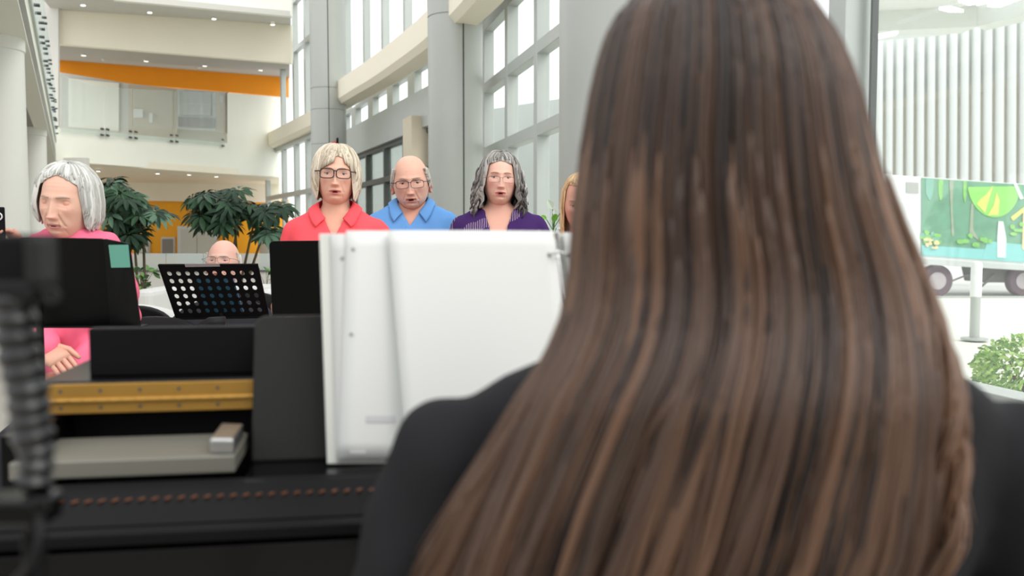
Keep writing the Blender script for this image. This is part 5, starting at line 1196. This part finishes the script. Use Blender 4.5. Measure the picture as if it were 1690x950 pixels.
for k in range(950):
    u0 = r_.choice((r_.uniform(-.02, 1.02), r_.uniform(-.02, 1.02), .5-.5*math.cos(PI*r_.random()))); m_ = min(1, max(0, r_.gauss(.22, .20)+.50*max(0, u0-.42)))  # locks to the right coloured lighter to imitate the light on that side
    if u0 < .14 and r_.random() < .55: continue
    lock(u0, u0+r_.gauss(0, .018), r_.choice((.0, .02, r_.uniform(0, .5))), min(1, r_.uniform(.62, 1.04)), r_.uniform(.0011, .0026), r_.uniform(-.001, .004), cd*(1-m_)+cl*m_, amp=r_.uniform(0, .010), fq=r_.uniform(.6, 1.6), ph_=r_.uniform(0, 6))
for k in range(26):     # broad locks that fall apart over the black top
    u0 = r_.uniform(.02, .98); m_ = r_.uniform(.2, .75); u1 = u0+r_.gauss(0, .02)
    for q in range(14): lock(u0+r_.gauss(0, .007), u1+r_.gauss(0, .008), r_.uniform(.25, .40), r_.uniform(.85, 1), r_.uniform(.0016, .003), r_.uniform(.001, .006), (cd*(1-m_)+cl*m_)*r_.uniform(.9, 1.1), amp=.006, fq=1.2, ph_=k)
for k in range(12):      # loose ends at the left and the curled ends at the right
    u0 = r_.uniform(-.01, .10)
    for q in range(9): lock(u0+r_.gauss(0, .005), u0+r_.gauss(0, .006)-.02, .42, r_.uniform(.8, 1), r_.uniform(.0014, .0024), .003, cd*.5+cl*.5, amp=.006, ph_=k, side=-.02-.012*r_.random())
for k in range(16):
    u0 = r_.uniform(.86, 1.0); e = r_.uniform(.66, .86); m_ = r_.uniform(.5, 1.0)
    for q in range(12): lock(u0+r_.gauss(0, .010), u0+r_.gauss(0, .012), r_.uniform(.28, .4), e+r_.gauss(0, .012), r_.uniform(.0014, .0026), r_.uniform(.0, .008), (cd*(1-m_)+cl*m_), amp=.034, fq=2.3, ph_=k*.7, side=.004+.012*math.sin(k*2.1))
inv = Wm(op).inverted(); hm.v = [tuple(inv @ Vector(q)) for q in hm.v]
tag(obj('hair', hm, HAIRM, op, world=False, smooth=True, useCol=True), 'very long loose brown hair')

# ------------------------------------------------------------------ gooseneck camera arm in the near left
gk = thing('gooseneck_arm', 'black ball jointed gooseneck arm holding a camera at the left edge', 'camera arm', tuple(P(60, 900, .52).xy)+(0,))
GD = .52
chain = [(22, 500), (26, 530), (28, 560), (33, 590), (40, 618), (46, 645), (48, 672), (50, 698), (55, 722), (60, 745), (60, 769), (57, 794)]
for i, (x, y) in enumerate(chain):
    c = P(x, y, GD); nx_ = P(*chain[min(i+1, 11)], GD); d = (nx_-c) if i < 11 else (c-P(*chain[i-1], GD)); Q = d.normalized().to_track_quat('Z', 'Y').to_matrix(); r_ = .0112 if i < 9 else .0095
    obj('ball_joint', MB().lathe(c, [(r_*.4, -r_*1.0), (r_*.85, -r_*.7), (r_*1.12, -r_*.15), (r_*.9, r_*.42), (r_*.5, r_*.68), (r_*.4, r_*1.0)], 24, M=Q), M['goose'], gk, smooth='auto')
hd_ = obj('camera_body', MB().box(P(12, 432, GD+.01), (.050, .03, .033)), M['black'], gk, bevel=.004)
obj('screen_edge', MB().box(P(66, 430, GD-.002), (.0088, .02, .026)), M['charcoal'], hd_, bevel=.002)
obj('camera_mount', MB().box(P(28, 478, GD), (.028, .022, .012)), M['rubber'], gk, bevel=.003)
kb_ = obj('locking_knob', MB().tube([P(60, 488, GD), P(86, 487, GD-.004), P(90, 487, GD-.005)], [.003, .0045, .0045], 14), M['rubber'], gk); obj('knob_ring', MB().tube([P(85, 487, GD-.010)+Vector((.0042*math.cos(a), 0, .0042*math.sin(a))) for a in np.linspace(0, 2*PI, 17)], .0014, 8), M['charcoal'], kb_)
cl_ = obj('clamp_body', MB().box(P(34, 838, GD), (.040, .024, .016)), M['gloss'], gk, bevel=.003); obj('clamp_jaw', MB().box(P(78, 826, GD-.004), (.012, .02, .010)), M['gloss'], cl_, bevel=.003); obj('clamp_screw', MB().tube([P(56, 878, GD), P(56, 860, GD)], .0055, 14), M['rubber'], cl_)
pb_ = P(56, 880, GD); obj('stand_pole', MB().tube([(pb_.x, GD, .02), pb_], .007, 12), M['black'], gk, smooth='auto')
obj('stand_base', MB().lathe((pb_.x, GD, 0), [(.12, 0), (.12, .012), (.03, .025), (.012, .03)], 32), M['black'], gk, smooth='auto')
cb = MB().tube(curve2([P(66, 850, GD-.012), P(64, 890, GD-.02), P(50, 930, GD-.02), P(20, 965, GD-.01), P(0, 1010, GD)], 8), .0022, 8); obj('cable', cb, M['rubber'], gk, smooth=True)
